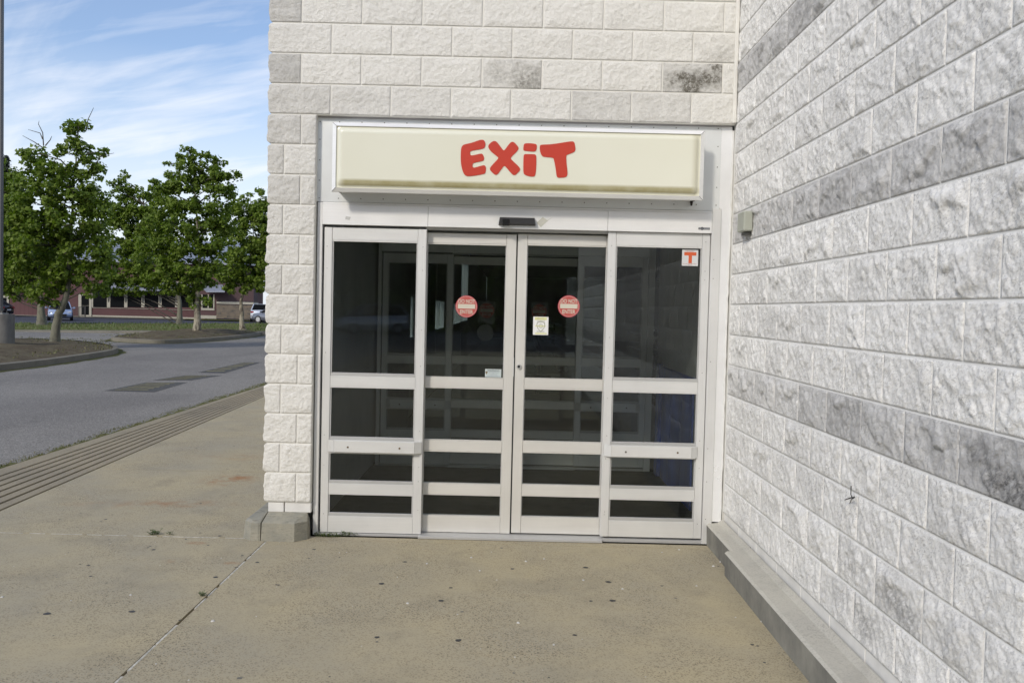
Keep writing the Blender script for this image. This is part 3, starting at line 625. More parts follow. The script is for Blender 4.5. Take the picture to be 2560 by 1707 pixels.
# ------------------------------------------------------------------ door leaves
def leaf(name, label, x0, x1, sl_, sr_, zs_, y, mats, dz=0., dep=.045, group=None, cat='door', bead=True):
    """zs_ = [top, glasstop, ... pairs ..., bottom]: solid/glass boundaries from top to bottom"""
    t = thing(name, label, cat, group)
    MH, MV = mats; zs_ = [z+dz for z in zs_]
    st = MB(); st.box(x0, x0+sl_, y, y+dep, zs_[-1], zs_[0], .0018); st.build('stile', MV, t)
    st = MB(); st.box(x1-sr_, x1, y, y+dep, zs_[-1], zs_[0], .0018); st.build('stile', MV, t)
    g0, g1 = x0+sl_, x1-sr_
    for i in range(0, len(zs_)-1, 2):
        st = MB(); a, bb = zs_[i], zs_[i+1]
        st.box(g0+.0014, g1-.0014, y+.0028, y+dep-.002, bb+(.009 if i < len(zs_)-2 else 0), a-(.007 if i else 0), .0012)
        if i < len(zs_)-2: st.box(g0+.0008, g1-.0008, y+.004, y+dep-.004, bb, bb+.0085, .0008)
        if i: st.box(g0+.0008, g1-.0008, y+.004, y+dep-.004, a-.0065, a, .0008)
        st.build('rail', MH, t)
    for i in range(1, len(zs_)-1, 2):
        a, bb = zs_[i], zs_[i+1]
        st = MB(); st.box(g0-.004, g1+.004, y+.024, y+.029, bb-.004, a+.004); st.build('pane', MAT['glass'], t)
        st = MB()
        if bead: st.box(g0, g1, y+.006, y+.022, bb, bb+.022, .002); st.box(g0, g0+.010, y+.008, y+.021, bb+.0225, a, .001); st.box(g1-.010, g1, y+.008, y+.021, bb+.0225, a, .001)
        else: st.box(g0, g0+.006, y+.01, y+.021, bb, a, .001); st.box(g1-.006, g1, y+.01, y+.021, bb, a, .001)
        st.build('glazing_bead', MAT['alu_dull'], t)
    return t
AL = (MAT['alu'], MAT['alu_v']); AW = (MAT['alu_warm'], MAT['alu_warm_v'])
ZL = [2.112, 2.016, 1.092, 1.009, .648, .552, .344, .265, .117, .002]
ZR = [2.112, 2.012, 1.092, 1.009, .645, .556, .341, .262, .118, .004]
ZS = [2.096, 2.017, 1.097, 1.016, .656, .570, .350, .265, .123, .004]
LS = leaf('fixed_panel', 'fixed glazed panel left of the sliding doors with rusty pull bar holes', -2.787, -2.085, .054, .058, ZL, .065, AL, cat='door panel')
RS = leaf('fixed_panel', 'fixed glazed panel at the right with the orange T sticker', -.838, -.137, .056, .052, ZR, .065, AL, .013, cat='door panel')
SL = leaf('sliding_door', 'left sliding exit door with the small WARNING sticker', -2.118, -1.4665, .032, .068, ZS, .130, AW, bead=False)
SR = leaf('sliding_door', 'right sliding exit door with round lock and paper notice', -1.4565, -.805, .066, .032, ZS, .130, AW, .006, bead=False)
def leaf_screws(t, x, zl, y):
    for z in zl: q = MB(); q.tube([(x+random.uniform(-.004, .004), y-.0012, z), (x, y+.001, z)], .0022, 6); q.build('screw', MAT['screw'], t)
leaf_screws(LS, -2.107, [1.99, 1.83, 1.42, 1.17, .72, .47, .37, .17], .0648); leaf_screws(LS, -2.765, [1.98, 1.83, 1.25, .68, .47, .13], .0648)
leaf_screws(RS, -.812, [2.03, 1.86, 1.82, 1.40, 1.19, .98, .72, .56, .19, .17], .0648); leaf_screws(RS, -.165, [2.07, 1.87, 1.81, 1.17, .70, .51, .12], .0648)
def pull(t, x0, x1, z0, z1, bolts):
    q = MB(); q.box(x0+.045, x1-.045, .022, .034, z0, z1, .002)
    q.add([(x0+.045, .022, z0), (x0+.045, .022, z1), (x0, .058, z1), (x0, .058, z0), (x0+.045, .034, z0), (x0+.045, .034, z1), (x0+.012, .0645, z1), (x0+.012, .0645, z0)], [(3, 2, 1, 0), (0, 4, 7, 3), (1, 2, 6, 5), (4, 5, 6, 7)])
    q.add([(x1-.045, .022, z0), (x1-.045, .022, z1), (x1, .058, z1), (x1, .058, z0), (x1-.045, .034, z0), (x1-.045, .034, z1), (x1-.012, .0645, z1), (x1-.012, .0645, z0)], [(0, 1, 2, 3), (3, 7, 4, 0), (5, 6, 2, 1), (7, 6, 5, 4)])
    p = q.build('pull_bar', MAT['alu'], t)
    for i, (bx, bz) in enumerate(bolts):
        r = MB(); r.tube([(bx, .0200, bz), (bx, .023, bz)], .0068, 12); r.build('bolt', MAT['rust_hole'] if not (t is RS and i == 0) else MAT['screw'], p)
pull(LS, -2.736, -2.090, .568, .648, [(-2.594, .604), (-2.238, .604)])
pull(RS, -.828, -.182, .581, .659, [(-.681, .617), (-.324, .620)])
lk = MB(); lk.tube([(-1.428, .118, 1.180), (-1.428, .131, 1.180)], [.0155, .0175], 20); lo_ = lk.build('lock', MAT['alu_dull'], SR)
lk = MB(); lk.tube([(-1.430, .1165, 1.181), (-1.430, .119, 1.181)], .0095, 14); lk.build('keyway', MAT['rubber'], lo_)
gk = MB(); gk.box(-1.4668, -1.4622, .135, .17, .004, 2.09); gk.build('gasket', MAT['rubber'], SL)
gk = MB(); gk.box(-1.4618, -1.4572, .135, .17, .010, 2.10); gk.build('gasket', MAT['rubber'], SR)
gk = MB(); gk.box(-1.468, -1.465, .128, .136, 1.11, 1.24); gk.build('strike_plate', MAT['alu_sheet'], SL)
# stickers
MAT['st_red'] = simple('faded red sticker', (.47, .085, .075), .45, var=.04)
MAT['st_red2'] = simple('sticker rim red', (.50, .07, .095), .45, var=.04)
MAT['st_cream'] = simple('sticker cream', (.60, .56, .46), .5, var=.04)
def dne(parent, x, z, y, r=.0765):
    q = MB(); q.disc((x, y, z), (0, -1, 0), r, 40); s = q.build('sticker', MAT['st_red2'], parent)
    s['label'] = 'round red DO NOT ENTER sticker'
    q = MB(); q.disc((x, y-.0007, z), (0, -1, 0), r*.90, 40); q.build('disc', MAT['st_red'], s)
    q = MB(); q.disc((x, y-.0004, z), (0, -1, 0), r*.925, 40); q.build('ring', MAT['st_cream'], s)
    q = MB(); q.box(x-r*.79, x+r*.79, y-.0018, y-.0008, z-r*.20, z+r*.22)
    text_bits('DO NOT', r*.50, x, z+r*.30, y-.0014, q, 0, .76, bold=r*.010); text_bits('ENTER', r*.50, x, z-r*.66, y-.0014, q, 0, .80, bold=r*.010)
    q.build('lettering', MAT['st_cream'], s); return s
dne(SL, -1.8055, 1.590, .1528); dne(SR, -1.0905, 1.608, .1528)
MAT['st_white'] = simple('white sticker', (.62, .63, .63), .5, var=.04); MAT['st_orange'] = simple('orange red print', (.62, .11, .035), .5, var=.04); MAT['st_line'] = simple('faint red print', (.50, .30, .28), .6, var=.1)
q = MB(); q.box(-.3235, -.212, .0865, .0878, 1.9055, 2.0185); s = q.build('sticker', MAT['st_white'], RS); s['label'] = 'white sticker with a large orange T'
q = MB(); q.box(-.308, -.225, .0855, .0864, 1.977, 2.000); q.box(-.278, -.255, .0855, .0864, 1.924, 1.9765); q.build('lettering', MAT['st_orange'], s)
q = MB()
for (a, bb, z) in ((-.30, -.235, 2.010), (-.29, -.245, 2.004), (-.315, -.222, 1.920), (-.282, -.252, 1.911)):
    x = a
    while x < bb: wd = random.uniform(.004, .011); q.box(x, min(bb, x+wd), .0858, .0864, z-.0018, z+.0018); x += wd+.003
q.build('lettering', MAT['st_line'], s)
MAT['st_paper'] = simple('white paper', (.80, .80, .79), .6, var=.03); MAT['st_yellow'] = simple('highlighter yellow', (.70, .70, .34), .6, var=.08); MAT['st_greyp'] = simple('grey print', (.46, .47, .40), .6, var=.1)
q = MB(); q.box(-1.337, -1.2305, .1515, .1528, 1.4035, 1.5305); s = q.build('notice', MAT['st_paper'], SR); s['label'] = 'paper notice with yellow heading and badge drawing'
q = MB(); q.box(-1.326, -1.243, .1508, .1514, 1.508, 1.5265); q.box(-1.322, -1.240, .1508, .1514, 1.409, 1.418); q.box(-1.322, -1.250, .1508, .1514, 1.461, 1.470); q.build('highlight', MAT['st_yellow'], s)
q = MB(); cxn = -1.283
shp = [(-.028, .030), (-.012, .036), (0, .040), (.012, .036), (.028, .030), (.031, .010), (.024, -.014), (.010, -.030), (0, -.040), (-.010, -.030), (-.024, -.014), (-.031, .010)]
q.add([(cxn+x, .1503, 1.463+z) for x, z in shp]+[(cxn+x*.80, .1503, 1.463+z*.80) for x, z in shp], [(i, i+12, (i+1) % 12+12, (i+1) % 12) for i in range(12)])
for rr in (.016, .011):
    q.add([(cxn+rr*math.cos(a*math.pi/8), .1502, 1.466+rr*math.sin(a*math.pi/8)) for a in range(16)]+[(cxn+(rr-.0022)*math.cos(a*math.pi/8), .1502, 1.466+(rr-.0022)*math.sin(a*math.pi/8)) for a in range(16)], [(i, i+16, (i+1) % 16+16, (i+1) % 16) for i in range(16)])
for z in (1.521, 1.514, 1.502, 1.493, 1.430, 1.424): q.box(cxn-random.uniform(.02, .034), cxn+random.uniform(.018, .03), .1498, .1502, z-.0010, z+.0010)
q.build('print', MAT['st_greyp'], s)
MAT['st_blue'] = simple('pale blue sticker', (.50, .56, .55), .5, var=.04); MAT['st_ink'] = simple('dark print', (.07, .09, .11), .6); MAT['st_ink2'] = simple('faint blue print', (.26, .31, .38), .6); MAT['st_gold'] = simple('brown emblem', (.16, .11, .04), .6)
q = MB(); q.box(-1.6655, -1.5515, .1515, .1528, 1.1005, 1.157); s = q.build('sticker', MAT['st_blue'], SL); s['label'] = 'small pale blue WARNING sticker'
q = MB(); text_bits('WARNING', .0165, -1.607, 1.1405, .1508, q, 0, 1.06, thick=.0002); q.build('lettering', MAT['st_ink'], s)
q = MB()
for (a, bb, z) in ((-1.640, -1.570, 1.1335), (-1.612, -1.605, 1.127), (-1.632, -1.578, 1.118), (-1.655, -1.560, 1.109)):
    x = a
    while x < bb: wd = random.uniform(.002, .006); q.box(x, min(bb, x+wd), .1506, .1514, z-.0014, z+.0014); x += wd+.0018
q.build('lettering', MAT['st_ink2'], s)
q = MB(); q.add([(-1.6625, .1508, 1.139), (-1.647, .1508, 1.139), (-1.649, .1508, 1.129), (-1.653, .1508, 1.126), (-1.654, .1508, 1.119), (-1.657, .1508, 1.119), (-1.6565, .1508, 1.126), (-1.661, .1508, 1.130)], [tuple(reversed(range(8)))]); q.build('emblem', MAT['st_gold'], s)

# ------------------------------------------------------------------ inner pair of doors, 2.8 m further in
def kids(o): return [c for c in bpy.data.objects if c.parent is o]
def copy_tree(o, parent=None, skip=()):
    c = o.copy(); COL.objects.link(c); c.parent = parent
    for k in kids(o):
        if k.name.split('.')[0] in skip: continue
        copy_tree(k, c, skip)
    return c
SK = ('sticker', 'notice', 'lock', 'strike_plate', 'screw')
for o, lb, in ((fr, 'inner door frame at the back of the vestibule'), (LS, 'inner fixed panel on the left of the vestibule'), (RS, 'inner fixed panel beside the blue board'), (SL, 'left inner sliding door seen through the outer glass'), (SR, 'right inner sliding door seen through the outer glass')):
    c = copy_tree(o, None, SK+(('backing_sheet', 'overhang_shade', 'closure_strip', 'sealant_bead') if o is fr else ()))
    c.location.y = 2.735; c['label'] = lb; c['group'] = 'inner vestibule doors'
    if o is SL:
        dne(c, -1.747, 1.56, .154, .08)
        q = MB(); q.box(-1.835, -1.66, .1542, .1549, 1.43, 1.655); q.build('sticker_plate', simple('dim sticker plate', (.22, .22, .22), .6), c)  # white plate; the vestibule's dimness is put into its grey colour
        q = MB(); q.disc((-1.755, .153, 1.335), (0, -1, 0), .085, 32); q.build('sticker_back', simple('grey sticker back', (.30, .31, .31), .6), c)
    if o is SR:
        dne(c, -1.215, 1.56, .154, .08)
        q = MB(); q.box(-1.30, -1.125, .1542, .1549, 1.43, 1.655); q.build('sticker_plate', simple('dim sticker plate', (.22, .22, .22), .6), c)  # same white plate, dimness painted into the grey
bp = MB(); bp.box(-.022, -.004, 1.05, 2.60, -.01, 1.06, .003)
for y in (1.5, 2.0, 2.35): bp.box(-.0235, -.022, y, y+.006, 0, 1.05)
bp.box(-.06, -.0225, 2.45, 2.60, .0, 1.085, .003)
tag(bp.build('blue_board', MAT['blue_panel']), 'scuffed blue board against the right wall of the vestibule', 'board')
# dim shop shelving beyond
for i, (x, y, ln) in enumerate([(-1.0, 9.5, 4.5), (1.4, 8.0, 5), (-.4, 17, 6)]):
    t = thing('store_shelf', ['long dark shelf rack straight behind the inner doors', 'dark shelf rack on the right of the sales floor', 'farthest shelf rack deep in the dark store'][i], 'shelf', 'shelf racks in the dark store', (x, y, -.02))
    q = MB(); q.box(-.03, .03, 0, ln, .1, 1.25); q.box(-.4, .4, 0, ln, 0, .12); q.build('backboard', MAT['interior_dark'], t)
    for z in (.45, .85, 1.15): q = MB(); q.box(-.38, .38, 0, ln, z, z+.03); q.build('shelf', MAT['interior_wall'], t)

# ------------------------------------------------------------------ EXIT sign
sg = thing('exit_sign', 'cream light box sign with red hand-drawn EXIT letters over the doors', 'sign')
x0, x1, z0, z1, yf = -2.702, -.238, 2.330, 2.785, -.140
q = MB(); q.box(x0+.02, x1-.02, yf+.03, .049, z0+.012, z1-.012, .002); q.build('cabinet', MAT['sign_body'], sg)
q = MB(); w_ = .027
o4 = [(x0, z0), (x1, z0), (x1, z1), (x0, z1)]; i4 = [(x0+w_, z0+w_*.9), (x1-w_, z0+w_*.9), (x1-w_, z1-w_*.9), (x0+w_, z1-w_*.9)]
for k in range(4):
    a, bb, c_, d_ = o4[k], o4[(k+1) % 4], i4[(k+1) % 4], i4[k]
    g = .0006
    q.add([(a[0], yf+.012, a[1]), (bb[0], yf+.012, bb[1]), (c_[0], yf-.002, c_[1]), (d_[0], yf-.002, d_[1]), (a[0], yf+.045, a[1]), (bb[0], yf+.045, bb[1]), (c_[0], yf+.02, c_[1]), (d_[0], yf+.02, d_[1])],
          [(0, 1, 2, 3), (0, 4, 5, 1), (3, 2, 6, 7), (4, 7, 6, 5)])
q.build('trim', MAT['alu_header'], sg)
for (a, bb) in zip(o4, i4): q = MB(); q.tube([(a[0], yf+.0115, a[1]), (bb[0], yf-.0026, bb[1])], .0011, 5); q.build('mitre_joint', MAT['rubber'], sg)
fx0, fx1, fz0, fz1 = x0+w_-.002, x1-w_+.002, z0+w_*.9-.002, z1-w_*.9+.002
nx, nz = 220, 60; gx = np.linspace(fx0, fx1, nx+1); gz = np.linspace(fz0, fz1, nz+1); GX, GZ = np.meshgrid(gx, gz)
hw, hh_ = (fx1-fx0)/2, (fz1-fz0)/2; rc = .035
dx = np.maximum(np.abs(GX-(fx0+fx1)/2)-(hw-.012-rc), 0); dz_ = np.maximum(np.abs(GZ-(fz0+fz1)/2)-(hh_-.010-rc), 0)
e = rc-np.sqrt(dx**2+dz_**2); k_ = np.clip((e+.002)/.034, 0, 1); k_ = 1-(1-k_)**2
GY = yf+.008-.020*k_-.0012*fbm(GX*1.7, GZ*2.3, 3, 2)
V = np.stack([GX.ravel(), GY.ravel(), GZ.ravel()], 1); idx = np.arange(V.shape[0]).reshape(nz+1, nx+1)
q = MB(); q.add(V.tolist(), np.stack([idx[:-1, :-1].ravel(), idx[:-1, 1:].ravel(), idx[1:, 1:].ravel(), idx[1:, :-1].ravel()], 1).tolist(), 0, True)
q.build('face', MAT['sign_face'], sg)
EX = {'E': [(92, 260), (112, 195), (150, 165), (310, 132), (430, 85), (500, 72), (545, 95), (562, 160), (545, 225), (510, 248), (300, 282), (268, 300), (266, 355), (300, 380), (470, 335), (505, 345), (535, 410), (530, 460), (500, 480), (345, 510), (315, 530), (312, 590), (345, 608), (500, 560), (550, 558), (572, 600), (560, 700), (540, 722), (330, 760), (200, 768), (150, 730), (110, 620), (88, 480)],
      'X': [(608, 210), (622, 165), (690, 105), (745, 98), (785, 125), (880, 255), (905, 280), (930, 262), (1025, 130), (1070, 112), (1110, 128), (1180, 205), (1190, 245), (1160, 295), (1045, 405), (1038, 432), (1065, 465), (1200, 590), (1220, 635), (1205, 670), (1130, 742), (1095, 748), (1055, 722), (945, 590), (915, 568), (890, 590), (805, 715), (765, 742), (725, 732), (655, 665), (640, 625), (662, 580), (795, 440), (805, 415), (780, 392), (650, 290)],
      'i': [(1276, 520), (1280, 385), (1295, 352), (1330, 347), (1480, 348), (1515, 362), (1526, 400), (1520, 640), (1505, 745), (1480, 775), (1390, 772), (1300, 740), (1276, 700)],
      'd': [(1276, 240), (1285, 165), (1310, 143), (1420, 142), (1515, 155), (1535, 180), (1530, 250), (1512, 290), (1480, 302), (1380, 295), (1295, 285), (1276, 268)],
      'T': [(1588, 250), (1590, 190), (1612, 168), (1760, 165), (1900, 150), (2090, 118), (2210, 103), (2245, 120), (2262, 200), (2268, 270), (2240, 312), (2110, 358), (2090, 375), (2092, 480), (2112, 650), (2115, 730), (2100, 770), (2060, 790), (1950, 797), (1918, 785), (1905, 750), (1890, 620), (1855, 440), (1835, 412), (1660, 402), (1625, 375), (1600, 320)]}
q = MB()
def chaikin(P, n=2):
    for _ in range(n):
        Q = []
        for i in range(len(P)):
            a, bb = P[i], P[(i+1) % len(P)]; Q += [(a[0]*.75+bb[0]*.25, a[1]*.75+bb[1]*.25), (a[0]*.25+bb[0]*.75, a[1]*.25+bb[1]*.75)]
        P = Q
    return P
for k, P in EX.items():
    pts = []
    for (a, bb) in chaikin(P):
        p = at(1140+a/7.587, 340+bb/7.587, yf-.0125); pts.append((p.x, p.z))
    n = len(pts); yl = yf-.0150
    q.add([(x, yl, z) for x, z in pts]+[(x, yl+.004, z) for x, z in pts], [tuple(range(n)), tuple(reversed(range(n, 2*n)))]+[(i, n+i, n+(i+1) % n, (i+1) % n) for i in range(n)])
q.build('lettering', MAT['exit_red'], sg)
q = MB()
for x in (x0+.05, x1-.055): q = MB(); q.tube([(x, -.09, z0+.012), (x, -.09, z0-.002)], [.012, .009], 8); q.build('drain_fitting', MAT['grime'], sg)
q = MB(); q.tube([(x1-.045, .02, z0+.012), (x1-.045, .02, z0-.02)], [.012, .006], 8)
q.build('drain_fitting', MAT['grime'], sg)

# wall box, weed stalk on the wall
wb = thing('junction_box', 'small grey-green box on the pale block wall near the doors', 'junction box')
q = MB(); q.box(-.062, -.006, -.52, -.36, 2.098, 2.222, .006); q.build('cover', simple('grey green enamel', (.40, .415, .35), .5, var=.05), wb)
q = MB(); q.box(-.040, -.006, -.49, -.38, 2.078, 2.099, .003); q.build('base', simple('box shadow gap', (.12, .12, .11), .7), wb)  # dark colour stands for the shadow gap under the cover
q = MB(); p0 = Vector((-.02, -1.78, .0)); 
def wallpt(px, py):
    d = FW*F+RT*(px-1280)-UP*(py-853.5); t = (-.03-CAM.x)/d.x; return CAM+d*t
ps = [wallpt(2128, 1214), wallpt(2127, 1235), wallpt(2131, 1246), wallpt(2136, 1242)]
q.tube(ps, [.0022, .002, .003, .0035], 5); q.tube([wallpt(2112, 1249), wallpt(2126, 1244), wallpt(2133, 1243)], [.002, .003, .0035], 5); q.tube([wallpt(2124, 1258), wallpt(2129, 1247)], [.0012, .002], 5)
tag(q.build('dry_stalk', simple('black dry stalk', (.03, .028, .025), .9)), 'black dry weed stalk caught on the pale block wall', 'dry stalk')

# ------------------------------------------------------------------ pavement, grooved kerb, road
st = lambda o: tag(o, kind='structure')
def innerx(y): return -5.292-.0518*(y-.545)
def outerx(y): return -6.149-.0131*(y-2.0)
slabs = MB()
rows = [-24, -13, -.072, 2.27, 4.74, 7.2, 9.7, 12.2, 14.7, 17.2, 19.7, 22.2, 24.7, 27.2, 45]
rows = [-26., -.072, 2.27, 4.74, 7.2, 9.7, 12.2, 14.7, 17.2, 19.7, 24.7, 45.]
gx = .006
def slab(poly, z=-.02, mi=0):
    n = len(poly); slabs.add([(x, y, z) for x, y in poly]+[(x, y, z-.05) for x, y in poly], [tuple(range(n))]+[(i, n+i, n+(i+1) % n, (i+1) % n) for i in range(n)], mi)
for a, bb in zip(rows[:-1], rows[1:]):
    slab([(innerx(a)+.01, a+gx), (-3.115, a+gx), (-3.115, bb-gx), (innerx(bb)+.01, bb-gx)][::1])
slab([(-3.099, -26), (20, -26), (20, -.071), (-3.099, -.071)]); slab([(-3.099, -.060), (.2, -.060), (.2, .03), (-3.099, .03)])
# kerb ribs between grooves
NR = 7
for i in range(NR+1):
    for a, bb in zip(rows[:-1], rows[1:]):
        def X(y, t): return innerx(y)*(1-t)+outerx(y)*t
        if i < NR: ta, tb = i/NR+.019, (i+1)/NR-.019
        else: continue
        if i == NR-1: tb = 1.10
        slab([(X(a, tb), a+gx), (X(a, ta), a+gx), (X(bb, ta), bb-gx), (X(bb, tb), bb-gx)], -.020, 3)
g1 = MB()
gum = [(108, 1409), (303, 1404), (495, 1325), (1013, 1379), (1053, 1470), (1728, 1480), (1407, 1379), (1345, 1303), (1397, 1336), (876, 1340), (866, 1463), (1177, 1306), (184, 1295), (203, 1298), (250, 1239), (137, 1192), (258, 1182), (413, 1424), (542, 1303), (710, 1282), (618, 1310), (345, 1254), (340, 1257), (640, 1343), (780, 1280), (353, 1262), (1320, 1458), (1740, 1483), (427, 1238), (478, 1252), (1520, 1345), (1650, 1300), (930, 1290)]
for i, (px, py) in enumerate(gum):
    p = onz(px, py, -.02); r = random.uniform(.009, .019) if i < 12 else random.uniform(.006, .014); n = 12
    V = [(p.x+r*(1+.18*math.sin(k*2.3+i))*math.cos(2*math.pi*k/n), p.y+r*(1+.15*math.cos(k*1.7+i))*math.sin(2*math.pi*k/n), -.0186) for k in range(n)]
    slabs.add(V, [tuple(range(n))], 1 if i % 3 else 1)
for i in range(90):
    x, y = random.uniform(-5.0, -.25), random.uniform(-3.6, -.15); r = random.uniform(.003, .013); n = 8
    if i > 55: x, y = random.uniform(-5.0, -3.3), random.uniform(-.3, 4)
    slabs.add([(x+r*random.uniform(.8, 1.2)*math.cos(2*math.pi*k/n), y+r*random.uniform(.8, 1.2)*math.sin(2*math.pi*k/n), -.0188) for k in range(n)], [tuple(range(n))], 2 if i % 2 else 1)
st(slabs.build('pavement', [MAT['pavement'], MAT['gum'], MAT['gum_pale'], MAT['ribs']]))
q = MB(); q.box(-9, 20, -26, 45, -.062, -.046); st(q.build('pavement_bed', MAT['joint_dark']))
q = MB()
y = -3.6; random.seed(5)
while y < -.1:                             # pale sealant left in patches of the long joint
    l = random.uniform(.08, .35); x = -3.1065+random.uniform(-.0015, .0015)
    if random.random() < .86: q.box(x-.0030, x+.0080, y, y+l, -.03, -.0200)
    y += l+random.uniform(.01, .06)
x = -5.1
while x < -3.3:
    l = random.uniform(.1, .4); q.box(x, x+l, -.0735, -.0685, -.03, -.0185); x += l+random.uniform(.01, .05)
st(q.build('joint_sealant', MAT['sealant']))
# road
def sheet(name, pts, z, mat, div=0):
    q = MB(); q.add([(x, y, z) for x, y in pts], [tuple(range(len(pts)))]); return q.build(name, mat)
st(sheet('parking_lot', [(-90, -60), (outerx(-26)-.09, -60), (outerx(-26)-.09, -26), (outerx(45)-.09, 45), (-90, 45)], -.030, MAT['asphalt']))
st(sheet('parking_lot_rear', [(-5.9, -60), (60, -60), (60, -26.01), (-5.9, -26.01)], -.030, MAT['asphalt']))
q = MB(); hs = [[(240, 897), (355, 900), (430, 878), (335, 878)], [(350, 873), (440, 873), (510, 862), (425, 862)], [(455, 855), (515, 857), (600, 832), (560, 832)]]
for H_ in hs:
    P = [onz(a, bb, -.026) for a, bb in H_]; q.add([(p.x, p.y, -.0262) for p in P], [(0, 1, 2, 3)])
    A_, B_2, C2, D2 = P
    for i in range(6):
        t0 = .08+i*.15; t1 = t0+.05
        f = lambda s_, t_: (A_*(1-s_)+B_2*s_)*(1-t_)+(D2*(1-s_)+C2*s_)*t_
        c4 = [f(.12, t0), f(.75, t0+.06), f(.75, t1+.06), f(.12, t1)]
        q.add([(p.x, p.y, -.0222) for p in c4], [(0, 1, 2, 3)], 1)
st(q.build('road_patches', [MAT['asphalt_patch'], MAT['yellow_paint']]))
# big ground sheet with the dip beyond the verge
V = []; Fs = []; gy = [-1500, -60, 46, 52, 90, 160, 2500]; gxs = [-2000, -300, -60, 0, 60, 300, 2000]
for y in gy:
    for x in gxs: V.append((x, y, -.075 if y < 50 else -.62))
for j in range(len(gy)-1):
    for i in range(len(gxs)-1): n = len(gxs); Fs.append((j*n+i, j*n+i+1, (j+1)*n+i+1, (j+1)*n+i))
q = MB(); q.add(V, Fs); st(q.build('ground', MAT['earth']))

# islands with kerbs
def smooth_loop(P, n=3): return chaikin(P, n)
def island(poly, name, bump_h):
    P = smooth_loop(poly, 3); n = len(P); cxx = sum(p[0] for p in P)/n; cyy = sum(p[1] for p in P)/n
    def ins(d):
        Q = []
        for i in range(n):
            a, bb = P[i-1], P[(i+1) % n]; tx, ty = bb[0]-a[0], bb[1]-a[1]; l = math.hypot(tx, ty) or 1
            Q.append((P[i][0]-ty/l*d, P[i][1]+tx/l*d))
        return Q
    area = sum(P[i][0]*P[(i+1) % n][1]-P[(i+1) % n][0]*P[i][1] for i in range(n))
    s_ = 1 if area > 0 else -1
    I1, I2, I3 = ins(.02*s_), ins(.16*s_), ins(.15*s_)
    q = MB(); V = [(x, y, -.04) for x, y in P]+[(x, y, .11) for x, y in I1]+[(x, y, .125) for x, y in I2]
    q.add(V, [(i, (i+1) % n, n+(i+1) % n, n+i) for i in range(n)]+[(n+i, n+(i+1) % n, 2*n+(i+1) % n, 2*n+i) for i in range(n)])
    st(q.build(name+'_kerb', MAT['kerbstone']))
    q = MB(); rings = 8; V = []
    for r in range(rings+1):
        t = r/rings
        for i, (x, y) in enumerate(I3):
            xx, yy = x+(cxx-x)*t, y+(cyy-y)*t
            V.append((xx, yy, .10+bump_h*(1-(1-t)**2)+.03*math.sin(xx*3.1+yy*1.7)*min(1, t*4)+.02*math.sin(xx*9+yy*7)*min(1, t*4)))
    Fs = [(r*n+i, r*n+(i+1) % n, (r+1)*n+(i+1) % n, (r+1)*n+i) for r in range(rings) for i in range(n)]
    q.add(V, Fs, 0, True); st(q.build(name+'_mound', MAT['mulch']))
    return P
I1 = [(-12.75, 11), (-12.55, 14.5), (-12.85, 17.6), (-13.1, 19.6), (-13.8, 21.6), (-15.5, 24.0), (-17.2, 25.4), (-20, 26), (-22, 22), (-22, 8), (-20, 2), (-17, 0), (-13.6, 3)]
I2 = [(-15.9, 27.3), (-14.6, 26.9), (-14.05, 28.6), (-13.75, 31.5), (-13.9, 36), (-14.3, 39.6), (-15.4, 41.5), (-18.0, 41), (-18.6, 36), (-18.0, 30), (-17.0, 27.9)]
island(I1, 'island', .22); island(I2, 'far_island', .22)
# grass tufts and litter on and round the islands and along the kerb
def tufts(name, pts, mat, hmin, hmax, per=6, wid=.012):
    q = MB(); rr = random.Random(3)
    for (x, y, z) in pts:
        for _ in range(per):
            a = rr.uniform(0, 6.28); h = rr.uniform(hmin, hmax); ox, oy = rr.uniform(-.06, .06), rr.uniform(-.06, .06); dx_, dy_ = math.cos(a)*h*.6, math.sin(a)*h*.6; wx, wy = -math.sin(a)*wid, math.cos(a)*wid
            q.add([(x+ox-wx, y+oy-wy, z), (x+ox+wx, y+oy+wy, z), (x+ox+dx_, y+oy+dy_, z+h)], [(0, 1, 2)])
    me = q.build(name, mat); ca = me.data.color_attributes.new('shade', 'FLOAT_COLOR', 'POINT')
    ca.data.foreach_set('color', np.repeat(rng.uniform(0, 1, (len(q.v)//3, 1)), 12, 1).reshape(-1).astype(np.float32)[:len(q.v)*4]); return me
rr = random.Random(11); pts = []
for i in range(900):
    y = rr.uniform(-4, 30); y = y if rr.random() < .7 else rr.uniform(1, 12); pts.append((outerx(y)-.12-abs(rr.gauss(0, .05))-.03*math.sin(y*3), y, -.028))
tag(tufts('kerb_weeds', pts, MAT['dry_weed'], .006, .022, 5, .005), kind='stuff')
q = MB(); y = -26.
while y < 45: q.add([(outerx(y)-.075-.03, y, -.0265), (outerx(y)-.02-.03, y, -.0265), (outerx(y+.5)-.02-.03, y+.5, -.0265), (outerx(y+.5)-.14-.05*abs(math.sin(y*2.7)), y+.5, -.0265)], [(3, 2, 1, 0)]); y += .5
tag(q.build('kerb_dirt', MAT['dry_grass']), kind='stuff')
pts = []
for i in range(1500):
    x, y = rr.uniform(-21, -12.9), rr.uniform(10, 25.5); pts.append((x, y, .12+.06*rr.random()))
pts = [p for p in pts if p[0] < -13.15-(max(0, p[1]-19.5)*.45) and p[0] > -21.5]
pts += [(rr.uniform(-17.9, -14.1), rr.uniform(28, 40.5), .17) for _ in range(500)]
tag(tufts('island_grass', pts, MAT['dry_weed'], .02, .07, 5, .010), kind='stuff')
q = MB()
